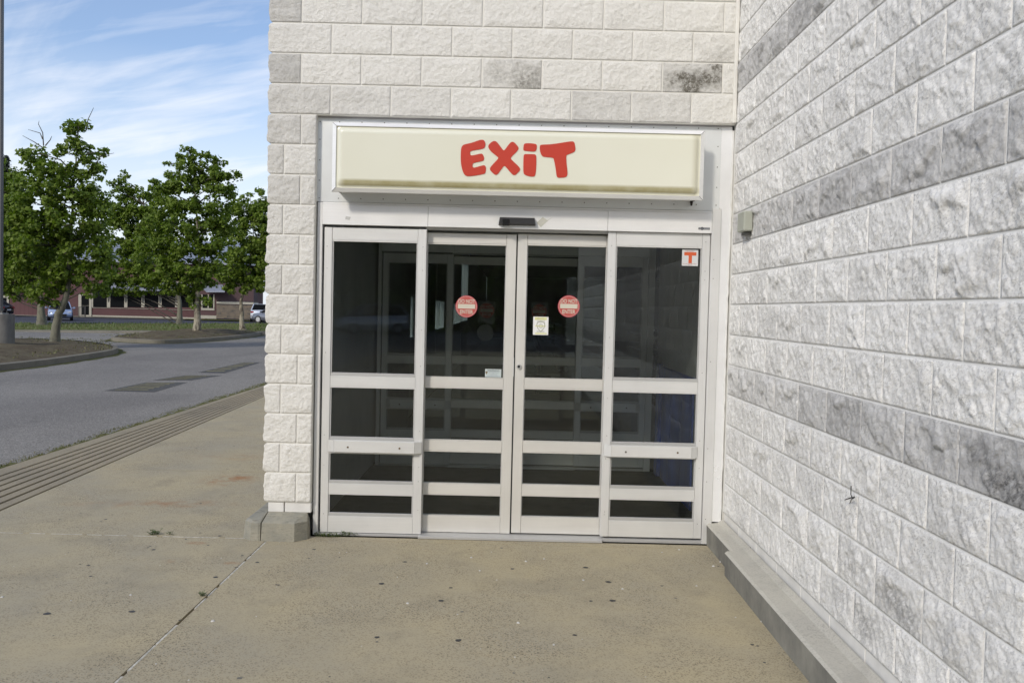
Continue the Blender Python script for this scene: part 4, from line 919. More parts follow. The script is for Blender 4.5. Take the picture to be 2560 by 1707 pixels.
for P_, a, bb in ((smooth_loop(I1, 3), .0, .22), (smooth_loop(I2, 3), 0, .28)):
    n = len(P_)
    for i in range(n):
        p, r_ = P_[i], P_[(i+1) % n]
        if p[0] < -19: continue
        d = .13+.10*abs(math.sin(p[1]*1.9)); nx_, ny_ = (r_[1]-p[1]), -(r_[0]-p[0]); l = math.hypot(nx_, ny_) or 1
        q.add([(p[0], p[1], -.024), (r_[0], r_[1], -.024), (r_[0]+nx_/l*d, r_[1]+ny_/l*d, -.024), (p[0]+nx_/l*d, p[1]+ny_/l*d, -.024)], [(0, 1, 2, 3)])
tag(q.build('island_edge_weeds', MAT['dry_grass']), kind='stuff')
# verge beyond the lot
VY0, VY1 = 36.5, 46.
def edge(px0, py0, px1, py1, Ya, Yb, xa, xb):
    p, r_ = a2(px0, py0, Ya), a2(px1, py1, Yb); 
    f = lambda x: p+(r_-p)*((x-p.x)/(r_.x-p.x)); return f(xa), f(xb)
k0, k1 = edge(40, 764, 610, 768, 35.4, 38.4, -70, 10); g0_, g1_ = edge(40, 758, 610, 761, 35.6, 38.6, -70, 10); v0, v1 = edge(40, 741.5, 610, 742.5, 46, 46, -70, 10)
q = MB(); q.add([k0+Vector((0, 0, -.08)), k1+Vector((0, 0, -.08)), g1_, g0_, g1_+Vector((0, .18, .01)), g0_+Vector((0, .18, .01))], [(0, 1, 2, 3), (3, 2, 4, 5)]); st(q.build('far_kerb', MAT['kerbstone']))
q = MB(); a, bb = g0_+Vector((0, .18, .008)), g1_+Vector((0, .18, .008))
V = []; nn = 60
for j in range(5):
    for i in range(nn+1):
        s_, t_ = i/nn, j/4; p = (a*(1-s_)+bb*s_)*(1-t_)+(v0*(1-s_)+v1*s_)*t_; V.append((p.x, p.y, p.z+(.04*math.sin(i*1.9+j) if j in (1, 2, 3) else 0)))
V += [(V[4*(nn+1)+i][0], V[4*(nn+1)+i][1]+4, -.64) for i in range(nn+1)]
q.add(V, [(j*(nn+1)+i, j*(nn+1)+i+1, (j+1)*(nn+1)+i+1, (j+1)*(nn+1)+i) for j in range(5) for i in range(nn)], 0, True); st(q.build('verge', MAT['grass']))
st(sheet('far_lot_apron', [(-70, 34.5), (10, 37.5), (10, 45), (-70, 45)], -.034, MAT['asphalt']))
pa, pb = a2(40, 730.5, 78.5), a2(610, 733, 78.5); zf = (pa.z+pb.z)/2
st(sheet('far_road', [(-160, 48), (40, 48), (40, 84), (-160, 84)], zf, MAT['asphalt_far']))
fe = MB(); rr = random.Random(4)
for i in range(2600):
    x = rr.uniform(-34, -8); t_ = rr.random(); s_ = (x+70)/80; p = (a*(1-s_)+bb*s_)*(1-t_)+(v0*(1-s_)+v1*s_)*t_
    h = rr.uniform(.05, .13); an = rr.uniform(0, 6.28); fe.add([(x-.03, p.y, p.z-.01), (x+.03, p.y, p.z-.01), (x+math.cos(an)*.05, p.y+math.sin(an)*.05, p.z+h)], [(0, 1, 2)])
o = fe.build('verge_grass', MAT['weed']); tag(o, kind='stuff'); ca = o.data.color_attributes.new('shade', 'FLOAT_COLOR', 'POINT'); ca.data.foreach_set('color', np.repeat(rng.uniform(0, .6, len(fe.v)//3), 12).astype(np.float32))

# lamp post
P = onz(0, 800, .12); P = Vector((at(0, 870, 19.).x, 19., .0))
lp = thing('lamp_post', 'tall grey lamp post on a round concrete base in the near island', 'lamp post', None, (P.x, P.y, 0))
q = MB(); q.tube([(0, 0, .05), (0, 0, 1.08), (0, 0, 1.10)], [.37, .37, .36], 40); q.build('base', simple('stained lamp base concrete', (.165, .158, .14), .9, var=.35, vs_=3.5, bs=40, bstr=.5, stretch=(1, 1, .4)), lp)
q = MB(); q.box(-.16, .16, -.16, .16, 1.10, 1.13, .01); q.build('base_plate', simple('plate paint', (.35, .35, .32), .5), lp)
for sx in (-1, 1):
    for sy in (-1, 1): q = MB(); q.tube([(sx*.12, sy*.12, 1.13), (sx*.12, sy*.12, 1.19)], .018, 6); q.build('anchor_bolt', MAT['screw'], lp)
q = MB(); q.box(-.105, .055, -.07, .07, 1.131, 10.2, .01); q.build('pole', simple('pole paint', (.10, .10, .10), .5, var=.12, vs_=1), lp)
q = MB(); q.box(-.9, -.1, -.16, .16, 10.0, 10.2, .04); q.build('lamp_head', simple('lamp head paint', (.16, .165, .16), .5), lp)

# ------------------------------------------------------------------ trees
def crown_mesh(name, clusters, mat, parent, size, dens, seed, leafr=.34):
    """clusters: (centre, radius) twig clumps; leaves are small folded blades gathered round them"""
    r_ = np.random.default_rng(seed); Cs = []; Rs = []
    for c_, rad in clusters:
        n = max(6, int(1.35*dens*rad**2)); Cs.append(np.repeat(np.array([c_]), n, 0)+0.); Rs.append(np.full(n, rad))
    Cc = np.concatenate(Cs); Rr = np.concatenate(Rs); n = len(Cc)
    d = r_.normal(size=(n, 3)); d /= np.linalg.norm(d, axis=1)[:, None]; rad = Rr*r_.uniform(.25, 1.0, n)**.6
    P = Cc+d*rad[:, None]*np.array([1, 1, .72])
    s = size*.86*r_.uniform(.5, 1.3, n)
    nr = d*.6+r_.normal(size=(n, 3))*.55+np.array([0, -.1, .55]); nr /= np.linalg.norm(nr, axis=1)[:, None]
    t = np.cross(nr, r_.normal(size=(n, 3))); t /= np.linalg.norm(t, axis=1)[:, None]; b = np.cross(nr, t)
    # five-pointed leaf fan: 7 verts
    ang = np.array([-150, -95, -50, 0, 50, 95, 150])*math.pi/180; ln = np.array([.45, .8, .55, 1.05, .55, .8, .45])
    # alternate tips and notches
    V = [P-t*(s*.45)[:, None]]
    for a_, l_ in zip(ang, ln):
        V.append(P+(t*math.cos(a_)+b*math.sin(a_))*(s*l_)[:, None]*.8-nr*(s*.10*abs(math.sin(a_)))[:, None])
    V = np.stack(V, 1).reshape(-1, 3)
    faces = [tuple(range(k*8+1, k*8+8)) for k in range(n)]
    # use two faces per leaf, folded along the midrib
    faces = []
    for k in range(n):
        o_ = k*8; faces.append((o_, o_+1, o_+2, o_+3, o_+4)); faces.append((o_, o_+4, o_+5, o_+6, o_+7))
    me = bpy.data.meshes.new(name); me.from_pydata(V.tolist(), [], faces); me.update()
    sh_ = np.clip(r_.beta(1.6, 2.6, n), 0, 1); sh_ = np.repeat(sh_, 8)
    ca = me.color_attributes.new('shade', 'FLOAT_COLOR', 'POINT'); ca.data.foreach_set('color', np.repeat(sh_, 4).astype(np.float32))
    return link(name, me, mat, parent)
def tree(name, label, base_px, Y, blobs, trunk_px, tr, dens, size, seed, bark_m, extra=(), depth=1., bz=None, nper=1., group='plane trees in the parking lot'):
    base = a2(*base_px, Y)
    if bz is not None: base.z = bz
    t = thing(name, label, 'tree', group, base); rs = random.Random(seed)
    sc = (Y-CAM.y)/F*2560/2352       # metres per photo pixel
    loc = lambda p: p-base
    tp = [Vector((0, 0, -.15))]+[loc(a2(x, y, Y)) for x, y in trunk_px]
    k = len(tp); q = MB(); rad = [tr*(1.25 if i == 0 else 1)*max(.14, (1-i/(k-1))**1.25) for i in range(k)]
    pp = []; rr_ = []
    for i in range(k-1):
        for j in range(4):
            f = j/4; pp.append(tp[i]*(1-f)+tp[i+1]*f+Vector((rs.uniform(-1, 1), rs.uniform(-1, 1), 0))*tr*.10*(i > 0)); rr_.append(rad[i]*(1-f)+rad[i+1]*f)
    pp.append(tp[-1]); rr_.append(rad[-1]); pp.insert(1, Vector((0, 0, .05))); rr_.insert(1, tr*1.22); rr_[0] = tr*1.5
    q.tube(pp, rr_, 12); q.build('trunk', bark_m, t)
    clusters = []; lim = MB()
    for (bx, by, rx, ry) in blobs:
        c_ = loc(a2(bx, by, Y)); rxm, rym = rx*sc, ry*sc; rdm = min(rxm, 2.2)*depth
        n = max(3, int(nper*22.0*rxm*rym/.35))
        # limb from the trunk to the blob
        anchors = [p for p in pp if p.z < c_.z-.15] or [pp[0]]
        a0 = min(anchors, key=lambda p: (p-c_).length*1.0+abs((c_.z-p.z)-.5*abs(c_.x-p.x))*.7)
        mid = a0*.5+c_*.5+Vector((rs.uniform(-.15, .15), rs.uniform(-.3, .3), rs.uniform(-.1, .15)))
        lr = max(.012, min(tr*.33, .018+.028*rxm)); lim.tube([a0, a0*.7+mid*.3, mid, c_], [lr, lr*.85, lr*.65, lr*.3], 6)
        for _ in range(n):
            while True:
                u = Vector((rs.uniform(-1, 1), rs.uniform(-1, 1), rs.uniform(-1, 1)))
                if u.length < 1: break
            p = c_+Vector((u.x*rxm, u.y*rdm, u.z*rym)); clusters.append((tuple(p), rs.uniform(.17, .34)*min(1, .6+rym)))
            if rs.random() < .3: lim.tube([c_*.75+mid*.25, c_*.4+p*.6, p], [lr*.3, .010, .005], 4)
    lim.build('branches', MAT['bark_dark'], t)
    for e_ in extra:
        q = MB(); P_ = [loc(a2(x, y, Y)) for x, y in e_]; q.tube(P_, [max(.004, .020*(1-i/len(P_))) for i in range(len(P_))], 5); q.build('bare_twig', MAT['bark_dark'], t)
    crown_mesh('crown', clusters, MAT['leaf'], t, size, dens, seed)
    return t
T1 = [(105, 696, 30, 7), (60, 664, 30, 12), (225, 672, 22, 10), (182, 283, 20, 16), (170, 300, 34, 16), (160, 330, 26, 16), (196, 326, 22, 14), (178, 355, 40, 18), (88, 352, 32, 18), (52, 352, 12, 5), (240, 346, 18, 5), (150, 385, 62, 20), (205, 392, 36, 22), (95, 385, 42, 20), (215, 425, 30, 22), (130, 425, 80, 26), (55, 425, 26, 22), (180, 465, 62, 30), (85, 470, 70, 30), (30, 470, 30, 30), (225, 480, 30, 30), (140, 515, 95, 30), (50, 520, 50, 34), (225, 535, 35, 30), (110, 560, 100, 34), (30, 580, 45, 30), (205, 580, 50, 30), (75, 615, 70, 28), (170, 620, 55, 26), (232, 620, 30, 22), (118, 655, 50, 20), (105, 680, 40, 12), (150, 640, 40, 20), (215, 655, 24, 14)]
tree('plane_tree', 'tall leaning tree with bare top twigs in the near island', (125, 787), 21.9, T1, [(128, 760), (135, 720), (150, 690), (158, 640), (160, 590), (163, 520), (168, 440), (175, 360), (180, 290)], .155, 560, .118, 21, MAT['bark_grey'],
     [[(198, 300), (202, 275), (215, 248)], [(100, 335), (98, 305), (88, 285), (90, 278)], [(98, 320), (92, 306), (65, 298)], [(96, 338), (78, 326), (52, 312)], [(104, 335), (115, 322), (119, 313)], [(215, 385), (232, 358), (262, 352)]], bz=.12)
T2 = [(395, 668, 40, 9), (440, 684, 24, 9), (350, 636, 30, 14), (432, 345, 15, 6), (410, 362, 16, 10), (448, 358, 28, 12), (480, 362, 16, 14), (392, 375, 18, 6), (505, 372, 14, 18), (440, 385, 48, 16), (395, 402, 30, 10), (520, 405, 30, 16), (480, 405, 40, 20), (545, 402, 10, 5), (385, 440, 32, 18), (435, 430, 50, 22), (505, 440, 42, 20), (405, 475, 52, 24), (475, 480, 52, 26), (385, 515, 55, 26), (455, 525, 60, 28), (505, 515, 30, 26), (355, 560, 45, 24), (425, 570, 60, 28), (485, 570, 35, 28), (350, 605, 48, 22), (420, 620, 60, 24), (480, 615, 32, 24), (380, 648, 50, 14), (450, 650, 45, 18), (418, 668, 26, 10), (460, 690, 26, 13), (475, 700, 14, 8)]
tree('plane_tree', 'tree with flaking pale bark in the middle of the far island', (452, 768), 32.4, T2, [(453, 740), (452, 700), (455, 650), (458, 600), (455, 540), (450, 470), (445, 400), (440, 360)], .18, 470, .135, 22, MAT['bark_plane'], depth=1., bz=.14)
T3 = [(600, 443, 16, 8), (575, 452, 20, 8), (545, 462, 16, 8), (560, 475, 30, 14), (605, 478, 30, 22), (540, 500, 24, 18), (585, 510, 45, 24), (545, 545, 45, 26), (600, 560, 40, 30), (555, 590, 48, 28), (610, 610, 40, 28), (545, 630, 50, 22), (595, 650, 40, 18), (550, 662, 46, 10), (530, 648, 24, 12), (625, 520, 40, 50), (640, 590, 40, 50)]
tree('plane_tree', 'slender forked tree beside the pale block pier', (557, 762), 39.6, T3, [(556, 745), (555, 715), (553, 690), (562, 660), (572, 620), (580, 560), (585, 500)], .16, 430, .14, 23, MAT['bark_plane'], bz=.20)
T4 = [(290, 672, 40, 7), (340, 668, 40, 8), (232, 660, 24, 14), (277, 405, 10, 14), (265, 420, 20, 14), (295, 425, 8, 14), (280, 448, 35, 16), (345, 428, 16, 14), (318, 446, 22, 12), (358, 455, 30, 18), (300, 480, 50, 22), (260, 490, 30, 26), (350, 495, 45, 24), (290, 520, 50, 26), (345, 540, 50, 26), (280, 560, 50, 26), (330, 585, 55, 26), (285, 605, 50, 24), (340, 625, 50, 20), (275, 640, 45, 18), (330, 655, 45, 12), (265, 668, 30, 9)]
tree('plane_tree', 'tree on the verge between the two near trees', (412, 743), 45., [(x+8, y, a, b) for x, y, a, b in T4], [(413, 720), (412, 690), (400, 640), (380, 580), (350, 520), (330, 470)], .18, 360, .155, 24, MAT['bark_grey'], depth=.9)
T5 = [(30, 682, 34, 8), (75, 668, 34, 9), (8, 375, 14, 10), (20, 405, 26, 16), (45, 440, 34, 16), (15, 455, 34, 26), (-15, 430, 30, 40), (20, 500, 45, 30), (60, 510, 50, 30), (-10, 545, 50, 36), (40, 565, 55, 30), (90, 580, 50, 32), (10, 610, 50, 28), (65, 620, 50, 24), (130, 600, 50, 30), (25, 648, 45, 20), (80, 645, 40, 14), (-20, 650, 50, 24), (20, 670, 34, 9), (-30, 500, 50, 60)]
tree('plane_tree', 'dark verge tree at the left edge behind the lamp post', (96, 748), 42., T5, [(95, 720), (93, 690), (90, 640), (80, 580), (60, 520), (40, 450)], .25, 360, .15, 25, MAT['bark_grey'], [[(90, 690), (50, 680), (25, 668), (5, 655)]], depth=.9)
# conifers far behind at the left
for i, (px, top, wd) in enumerate([(12, 362, 34), (42, 398, 26), (-30, 380, 40)]):
    base = a2(px, 720, 120); tt = thing('conifer', ['dark conifer rising behind the left trees, leftmost', 'lower dark conifer just right of the taller one', 'broad dark conifer at the very left edge'][i], 'tree', 'conifers behind the red building', base)
    H = (a2(px, top, 120)-base).z; q = MB(); q.tube([(0, 0, -.5), (0, 0, H*.6), (0, 0, H*.97)], [.35, .2, .03], 8); q.build('trunk', MAT['bark_dark'], tt)
    sc = 126/F*1.0884; cl = []; rs = random.Random(i)
    for z in np.linspace(H*.25, H*.99, 26):
        r = wd*sc*(1.05-(z/H))*1.3+.25
        for _ in range(7): an = rs.uniform(0, 6.28); cl.append(((r*rs.uniform(.2, 1)*math.cos(an), r*rs.uniform(.2, 1)*math.sin(an), z+rs.uniform(-.3, .2)), rs.uniform(.4, .75)))
    crown_mesh('crown', cl, MAT['leaf_dark'], tt, .32, 70, 40+i)

# ------------------------------------------------------------------ red building across the lot
FY = 79.5
bld = thing('red_building', 'long red clapboard building with cream trim beyond the lot', 'building')
def fp(px, py, off=0): p = at(px, py, FY-off); return p.x, p.z
ang_l, ang_r = fp(33, 793.5), fp(430, 796.5)
zb = (ang_l[1]+ang_r[1])/2-.02
def rect(mb, x0_, y0_, x1_, y1_, y_front, thick, mi=0, ch=0):
    a = at(x0_, y0_, y_front); bb = at(x1_, y1_, y_front)
    mb.box(a.x, bb.x, y_front, y_front+thick, min(a.z, bb.z), max(a.z, bb.z), ch, mi)
def siding(name, c1, horiz=True):
    m, t, b = newmat(name); v = objvec(t); s = t.nodes.new('ShaderNodeSeparateXYZ'); t.links.new(v, s.inputs[0])
    k = M(t, 'FRACT', M(t, 'DIVIDE', s.outputs[2 if horiz else 0], .16 if horiz else .42))
    line = RAMP(t, k, [(0, .55), (.10, .62), (.16, 1), (1, 1)]) if horiz else RAMP(t, k, [(0, .5), (.06, .55), (.09, 1.12), (.2, 1.12), (.22, .62), (.26, 1)])
    var_ = RAMP(t, NOISE(t, v, .5, 4), [(.3, .9), (.7, 1.08)])
    t.links.new(MIX(t, 1.0, MIX(t, 1.0, c1, line, 'MULTIPLY'), var_, 'MULTIPLY'), b.inputs['Base Color']); b.inputs['Roughness'].default_value = .7
    bump(t, b, k, .4, .02); return m
MAT['red_h'] = siding('red clapboard', (.090, .036, .037)); MAT['red_v'] = siding('red board and batten', (.085, .032, .034), False)
MAT['cream'] = simple('cream trim', (.36, .34, .28), .7, var=.06); MAT['blue_roof'] = simple('pale metal roof', (.27, .29, .34), .4, .2, var=.08, vs_=3)
def stone():
    m, t, b = newmat('ledgestone'); v = objvec(t); mp = MAPPING(t, v, (1, 1, 1), (R(90), 0, 0))
    br = t.nodes.new('ShaderNodeTexBrick'); t.links.new(mp, br.inputs[0]); br.inputs['Scale'].default_value = 1
    br.inputs['Brick Width'].default_value = .55; br.inputs['Row Height'].default_value = .16; br.inputs['Mortar Size'].default_value = .012; br.inputs['Bias'].default_value = .1
    br.inputs[1].default_value = (.20, .155, .11, 1); br.inputs[2].default_value = (.10, .09, .08, 1); br.inputs[3].default_value = (.03, .028, .025, 1)
    c_ = MIX(t, RAMP(t, NOISE(t, v, 1.9, 4), [(.4, 0), (.6, 1)]), br.outputs[0], (.16, .13, .10)); t.links.new(c_, b.inputs['Base Color']); b.inputs['Roughness'].default_value = .9
    bump(t, b, NOISE(t, v, 9, 4), .8, .05); return m
MAT['stone'] = stone()
q = MB(); xl, xm = at(-330, 0, FY).x, at(166, 700, FY).x; xr = at(600, 700, FY).x; zt_ = at(240, 650, FY).z
q.box(xl, xm, FY, FY+16, zb-.3, zt_); q.build('batten_wall', MAT['red_v'], bld)
q = MB(); q.box(xm+.001, at(541, 700, FY).x, FY+.004, FY+16, zb-.3, zt_); q.build('clapboard_wall', MAT['red_h'], bld)
q = MB(); q.add([(xl-.6, FY-.5, zt_), (xr, FY-.5, zt_), (xr, FY+8, zt_+2.6), (xl-.6, FY+8, zt_+2.6), (xl-.6, FY+16.5, zt_), (xr, FY+16.5, zt_), (xl-.6, FY-.5, zt_-.2), (xr, FY-.5, zt_-.2)], [(0, 1, 2, 3), (3, 2, 5, 4), (6, 7, 1, 0), (0, 3, 4), (1, 5, 2)]); q.build('roof', MAT['blue_roof'], bld)
q = MB()
rect(q, 22, 786.5, 196, 795, FY-.05, .05); rect(q, 231, 787.5, 497, 797.5, FY-.06, .06); rect(q, 231, 768.5, 490, 775.5, FY-.07, .07); q.build('base_trim', MAT['cream'], bld)
mull = [(267.6, 275.4), (310.8, 318.4), (353.4, 361.2), (396.2, 404), (438, 451.5), (480, 490)]
q = MB()
for a, bb in mull+[(228.5, 232.5)]: rect(q, a, 722, bb, 768.4, FY-.06, .06)
rect(q, 228.5, 719, 490, 724, FY-.065, .05); q.build('window_trim', MAT['cream'], bld)
edges = [232.6]+[x for p in mull for x in p]
for i in range(0, len(edges)-1, 2):
    w_ = MB(); rect(w_, edges[i], 724.2, edges[i+1], 768.4, FY-.03, .02); w_.build('window', MAT['far_window'], bld)
dr = MB(); rect(dr, 203, 739, 223, 787, FY-.05, .02); d_ = dr.build('door', MAT['far_window'], bld)
dr = MB(); rect(dr, 196, 735, 203, 792, FY-.09, .09); rect(dr, 223, 735, 228.4, 792, FY-.09, .09); rect(dr, 203, 735, 223, 739, FY-.09, .09); rect(dr, 203, 787, 223, 792, FY-.09, .09); rect(dr, 203, 763.7, 223, 764.6, FY-.08, .04); dr.build('door_trim', MAT['cream'], d_)
q = MB(); A0 = at(262, 703.5, FY); A1 = at(500, 707, FY); e0 = at(262, 722.5, FY-1.5); e1 = at(500, 726, FY-1.5)
q.add([(A0.x, FY, A0.z), (A1.x, FY, A0.z), (A1.x, FY-1.5, e0.z), (A0.x, FY-1.5, e0.z), (A0.x, FY, A0.z-.1), (A1.x, FY, A0.z-.1), (A1.x, FY-1.5, e0.z-.1), (A0.x, FY-1.5, e0.z-.1)], [(3, 2, 1, 0), (7, 6, 2, 3), (4, 5, 6, 7), (0, 4, 7, 3), (1, 2, 6, 5)]); aw = q.build('awning', MAT['blue_roof'], bld)
q = MB(); q.box(A0.x, A1.x, FY-.09, FY, A0.z+.001, A0.z+.12); q.build('awning_flashing', MAT['cream'], aw)
for px in (271.5, 314.6, 357.3, 400, 445): 
    x = at(px, 730, FY).x; q = MB(); q.tube([(x, FY-.1, e0.z-1.2), (x, FY-.25, e0.z-.6), (x, FY-.8, e0.z-.12), (x, FY-1.35, e0.z-.06)], .06, 6); q.build('bracket', MAT['cream'], aw)
# bay with its own small gabled awning
q = MB(); rect(q, 497.2, 726, 541, 795, FY-1.2, 1.19); q.build('bay_wall', simple('clapboard with shade in colour', (.075, .034, .036), .7), bld)  # shade put into a darker copy of the red clapboard
q = MB(); rect(q, 503, 770, 536, 776, FY-1.27, .07); rect(q, 503, 736, 506, 770, FY-1.26, .06); rect(q, 519, 736, 522, 770, FY-1.26, .06); rect(q, 533, 736, 536, 770, FY-1.26, .06); rect(q, 497.2, 788, 541, 797, FY-1.25, .05); q.build('bay_trim', MAT['cream'], bld)
for a, bb in ((506.1, 518.9), (522.1, 532.9)): w_ = MB(); rect(w_, a, 736, bb, 770, FY-1.23, .02); w_.build('window', MAT['far_window'], bld)
q = MB(); a_, b1_, c1_, d1_ = at(499, 710, FY-1.2), at(556, 711, FY-1.2), at(562, 727.5, FY-2.9), at(516, 727.5, FY-2.9)
q.add([a_, b1_, c1_, d1_]+[p+Vector((0, 0, -.12)) for p in (a_, b1_, c1_, d1_)], [(3, 2, 1, 0), (7, 6, 2, 3), (0, 4, 7, 3), (4, 5, 6, 7), (1, 2, 6, 5)]); q.build('bay_awning', MAT['blue_roof'], bld)
q = MB(); rect(q, 541.2, 761.5, 634, 798, FY-1.5, 1.5); q.build('stone_wall', MAT['stone'], bld)
q = MB(); rect(q, 541.2, 753.5, 634, 761.3, FY-1.55, 1.6); q.build('stone_cap', MAT['cream'], bld)
q = MB(); rect(q, 541.2, 700, 634, 753.3, FY-1.3, 1.3); q.build('upper_wall', simple('clapboard with shade in colour', (.06, .03, .032), .7), bld)  # wall above the stone: its shade is put into the darker colour
q = MB(); rect(q, 8, 716, 22, 768, FY-.08, .08); rect(q, 8, 706, 33, 713.5, FY-1.4, 1.4, 1); q.build('end_window_trim', [MAT['cream'], simple('dark canopy', (.10, .10, .10), .6)], bld)
w_ = MB(); rect(w_, 8, 720, 16.2, 738.5, FY-.1, .015); rect(w_, 8, 744, 16.2, 763, FY-.1, .015); w_.build('window', MAT['far_window'], bld)
rl = thing('railing', 'thin black railing beside the red building door', 'railing'); q = MB(); a_, bb_ = at(160, 766, FY-2), at(213, 766.6, FY-2); zr = at(180, 791, FY-2).z
q.box(a_.x, bb_.x, FY-2.02, FY-1.98, a_.z-.05, a_.z); q.box(a_.x, bb_.x, FY-2.02, FY-1.98, zr+.05, zr+.09); q.build('rail', MAT['black_plastic'], rl)
q = MB(); x = a_.x
while x < bb_.x: q.box(x-.012, x+.012, FY-2.012, FY-1.988, zr+.09, a_.z-.05); x += .14
q.build('balusters', MAT['black_plastic'], rl); q = MB(); q.box(bb_.x-.03, bb_.x+.05, FY-2.04, FY-1.96, zr-.1, a_.z+.03); q.box(at(197.5, 766, FY-2).x-.02, at(197.5, 766, FY-2).x+.02, FY-2.03, FY-1.97, zr-.1, a_.z); q.build('post', MAT['black_plastic'], rl)
k0p = at(430, 798.5, FY-1)
st(sheet('building_walk', [(-60, FY-3.2), (-2, FY-3.2), (-2, FY+.5), (-60, FY+.5)], zf+.05, MAT['kerbstone']))
st(sheet('building_lawn', [(at(500, 0, FY).x, FY-4.6), (at(660, 0, FY).x, FY-4.2), (at(660, 0, FY).x, FY-.5), (at(500, 0, FY).x, FY-.5)], zf+.09, MAT['grass']))

# ------------------------------------------------------------------ cars
def car(label, loc, rz, paint, group='parked cars', name='parked_car', suv=0.):
    t = thing(name, label, 'car', group, loc, rz)
    # stations along the car (x forward), half-width and heights; lower body shell lofted from sections
    H = 1.0+.16*suv
    st_ = [(-2.18, .60, .42, .78), (-2.10, .80, .30, .98), (-1.75, .87, .24, 1.02), (-1.0, .89, .20, .98), (0, .90, .20, .95), (.9, .90, .20, .93), (1.55, .87, .24, .86), (2.0, .80, .28, .74), (2.18, .62, .36, .62)]
    q = MB(); V = []; ns = 12
    for (x, w_, zl, zh) in st_:
        zl, zh = zl*H, zh*H
        prof = [(0, zl), (w_*.85, zl), (w_, zl+.10), (w_*1.0, (zl+zh)/2), (w_*.965, zh-.08), (w_*.88, zh), (0, zh+.02)]
        V += [(x, y, z) for y, z in prof]+[(x, -y, z) for y, z in prof[-2:0:-1]]
    m_n = 12; n = len(st_); Fs = [(i*m_n+k, i*m_n+(k+1) % m_n, (i+1)*m_n+(k+1) % m_n, (i+1)*m_n+k) for i in range(n-1) for k in range(m_n)]+[tuple(reversed(range(m_n))), tuple(range((n-1)*m_n, n*m_n))]
    q.add(V, [tuple(reversed(f)) for f in Fs], 0, True); q.build('body', paint, t)
    # cabin: glass house with painted roof
    gb = [(-1.75-.25*suv, .80), (-1.55-.3*suv, .80), (1.05, .80), (1.05, .80)]
    zr_, z0_ = 1.44*H+.06*suv, .95*H
    bx = [(-1.95, .76), (-1.2-.45*suv, .58), (.25, .60), (1.15, .76)]
    q = MB(); P0 = [(-1.95, -.78, z0_), (1.2, -.78, z0_-.02), (1.2, .78, z0_-.02), (-1.95, .78, z0_)]; P1 = [(-1.15-.5*suv, -.60, zr_), (.32, -.62, zr_), (.32, .62, zr_), (-1.15-.5*suv, .60, zr_)]
    q.prism(P0, P1); q.build('glasshouse', MAT['far_window'], t)
    q = MB(); q.box(-1.17-.5*suv, .34, -.61, .61, zr_-.005, zr_+.045, .04)
    for s_ in (-1, 1):
        q.tube([(1.22, s_*.785, z0_-.02), (.34, s_*.625, zr_+.01)], .035, 6); q.tube([(-1.97, s_*.785, z0_), (-1.17-.5*suv, s_*.605, zr_+.01)], .05, 6); q.tube([(-.45, s_*.79, z0_), (-.42, s_*.625, zr_)], .03, 6)
    q.build('roof', paint, t)
    for s_ in (-1, 1):
        q = MB(); q.tube([(1.0, s_*.80, z0_+.02), (.98, s_*.93, z0_+.06)], .03, 6); q.box(.92, 1.02, s_*.90, s_*1.06, z0_, z0_+.14, .02); q.build('mirror', paint, t)
        for x in (-1.32, 1.32):
            q = MB(); q.tube([(x, s_*.70, .33), (x, s_*.905, .33)], .335, 22); wl = q.build('wheel', MAT['rubber'], t); q = MB(); q.tube([(x, s_*.90, .33), (x, s_*.915, .33)], .21, 16); q.build('rim', MAT['alu_dull'], wl)
        q = MB(); q.box(1.93, 2.13, s_*.50, s_*.80, .60*H, .72*H, .03); q.build('headlight', simple('lamp glass', (.5, .52, .55), .1), t)
        q = MB(); q.box(-2.17, -2.05, s_*.52, s_*.80, .76*H, .90*H, .02); q.build('tail_light', simple('tail lamp', (.30, .02, .02), .2), t)
    q = MB(); q.box(2.10, 2.195, -.48, .48, .34*H, .56*H, .03); q.build('grille', MAT['rubber'], t)
    q = MB(); q.box(-2.205, -2.17, -.26, .26, .58*H, .70*H, .01); q.build('plate', MAT['st_white'], t)
    return t
def paintm(n, c_, r=.25, me_=.4):
    m, t, b = newmat(n); b.inputs['Base Color'].default_value = (*c_, 1); b.inputs['Metallic'].default_value = me_; b.inputs['Roughness'].default_value = r; b.inputs['Coat Weight'].default_value = .6
    t.links.new(RAMP(t, NOISE(t, objvec(t), 2, 3), [(.3, r*.8), (.7, r*1.3)]), b.inputs['Roughness']); return m
silver_blue = paintm('silver blue paint', (.36, .44, .62)); white_p = paintm('white paint', (.62, .65, .70)); black_p = paintm('black paint', (.012, .012, .014), .2); grey_p = paintm('grey paint', (.18, .19, .22)); silver_p = paintm('silver paint', (.50, .53, .58))
p = at(152, 806, 64); car('silver-blue hatchback with black grille behind the leaning tree', (p.x-.3, 64.5, zf+.0), R(-63), silver_blue)
p = at(-70, 792, 70); car('black car mostly hidden behind the lamp base', (p.x, 72, zf), R(175), black_p)
p = at(655, 790, 74); car('white car seen from behind right of the stone wall', (p.x-.55, 76, zf+.02), R(100), white_p, suv=.6)
p = at(688, 795, 71); car('grey car half hidden by the block pier', (p.x, 71.5, zf+.0), R(160), grey_p)
car('white car in the lot behind the photographer, seen mirrored in glass', (-9.6, -44, -.03), R(150), white_p, suv=.8)
# trees added behind the camera, mirrored in door glass, tall to block low sky
q = []; rs = random.Random(77)
for i in range(1500): q.append(((rs.uniform(-70, 60), rs.uniform(-60, -52), rs.uniform(.5, 17)+2*math.sin(i)), rs.uniform(1.6, 2.6)))
o = crown_mesh('sky_blocking_wood', q, MAT['leaf'], None, 1.0, 20, 99); tag(o, kind='stuff')

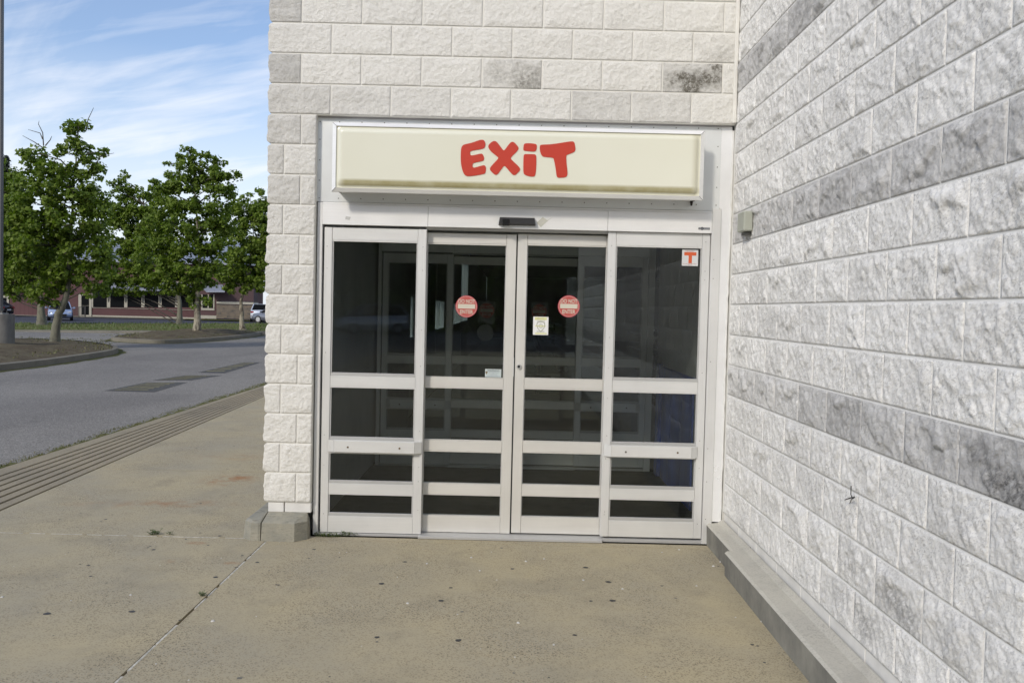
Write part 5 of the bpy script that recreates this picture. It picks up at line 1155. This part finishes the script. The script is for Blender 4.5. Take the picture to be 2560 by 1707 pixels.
# ------------------------------------------------------------------ weeds, pebbles
def weed(label, px, py, spread, n, size, seed, s=1.):
    c_ = onz(px, py, -.02); t = thing('weed', label, 'weed', 'small weeds in the joints', (c_.x, c_.y, -.02)); rs = random.Random(seed); q = MB(); sh_ = []; stn = MB()
    for i in range(n):
        x, y = rs.uniform(-spread, spread), rs.uniform(-.5, .5)*min(spread, .03); h = rs.uniform(.2, 1)*size*2.2
        tip = Vector((x+rs.uniform(-1, 1)*size*1.5, y+rs.uniform(-1, .4)*size*1.4, h)); stn.tube([(x*.8, y, 0), tip], .0008, 4, cap=False)
        for k in range(4):
            a = rs.uniform(0, 6.28); p_ = tip*(rs.uniform(.5, 1)); d = Vector((math.cos(a), math.sin(a), rs.uniform(-.1, .6))).normalized()*size*rs.uniform(.5, 1); w_ = d.cross(Vector((0, 0, 1))).normalized()*size*.28
            q.add([p_, p_+d*.5+w_, p_+d, p_+d*.5-w_], [(0, 1, 2, 3)]); sh_ += [rs.random()]*4
    o = q.build('leaves', MAT['weed'], t); ca = o.data.color_attributes.new('shade', 'FLOAT_COLOR', 'POINT'); ca.data.foreach_set('color', np.repeat(np.array(sh_), 4).astype(np.float32))
    stn.build('stems', MAT['weed'], t)
weed('low green weeds under the left fixed panel beside the plinth', 752, 1232, .09, 46, .016, 1)
weed('low green weeds farther right under the left fixed panel', 797, 1230, .065, 34, .016, 2)
weed('dark green weed growing in the pale cross joint', 356, 1227, .035, 26, .018, 3)
weed('tiny weed right of the dark one in the cross joint', 392, 1227, .012, 8, .012, 4)
weed('tiny weed in the long diagonal joint', 512, 1486-0, .02, 12, .012, 5) if False else weed('tiny weed in the long diagonal joint', 466, 1368, .012, 14, .013, 5)
weed('small bright weed under the right fixed panel', 1530, 1240, .014, 16, .015, 6)
weed('tiny weed near the corner of the side ledge', 1592, 1245, .012, 8, .010, 7)
q = MB(); rs = random.Random(9)
spots = [(981, 1294), (1340, 1332), (1208, 1289), (1083, 1280), (1250, 1283), (1102, 1310), (488, 1426), (1272, 1480), (1750, 1427), (1638, 1300), (1655, 1290), (5, 1371), (300, 1366), (936, 1385), (1600, 1345), (1430, 1352), (1190, 1430), (1520, 1268), (1560, 1262)]
cand = [onz(a, bb, -.02) for a, bb in spots]+[Vector((rs.uniform(-4.9, -.2), rs.uniform(-3.4, -.1), -.02)) for _ in range(80)]
for i, p in enumerate(cand):
    r = rs.uniform(.006, .011) if i < len(spots) else rs.uniform(.0015, .005)
    n = 7; V = [(p.x+r*rs.uniform(.7, 1.3)*math.cos(2*math.pi*k/n), p.y+r*rs.uniform(.7, 1.3)*math.sin(2*math.pi*k/n), -.020) for k in range(n)]
    T_ = [(x*.6+p.x*.4, y*.6+p.y*.4, -.020+r*.55) for x, y, z in V]; q.prism(V, T_)
tag(q.build('pebbles', MAT['pebble']), kind='stuff')
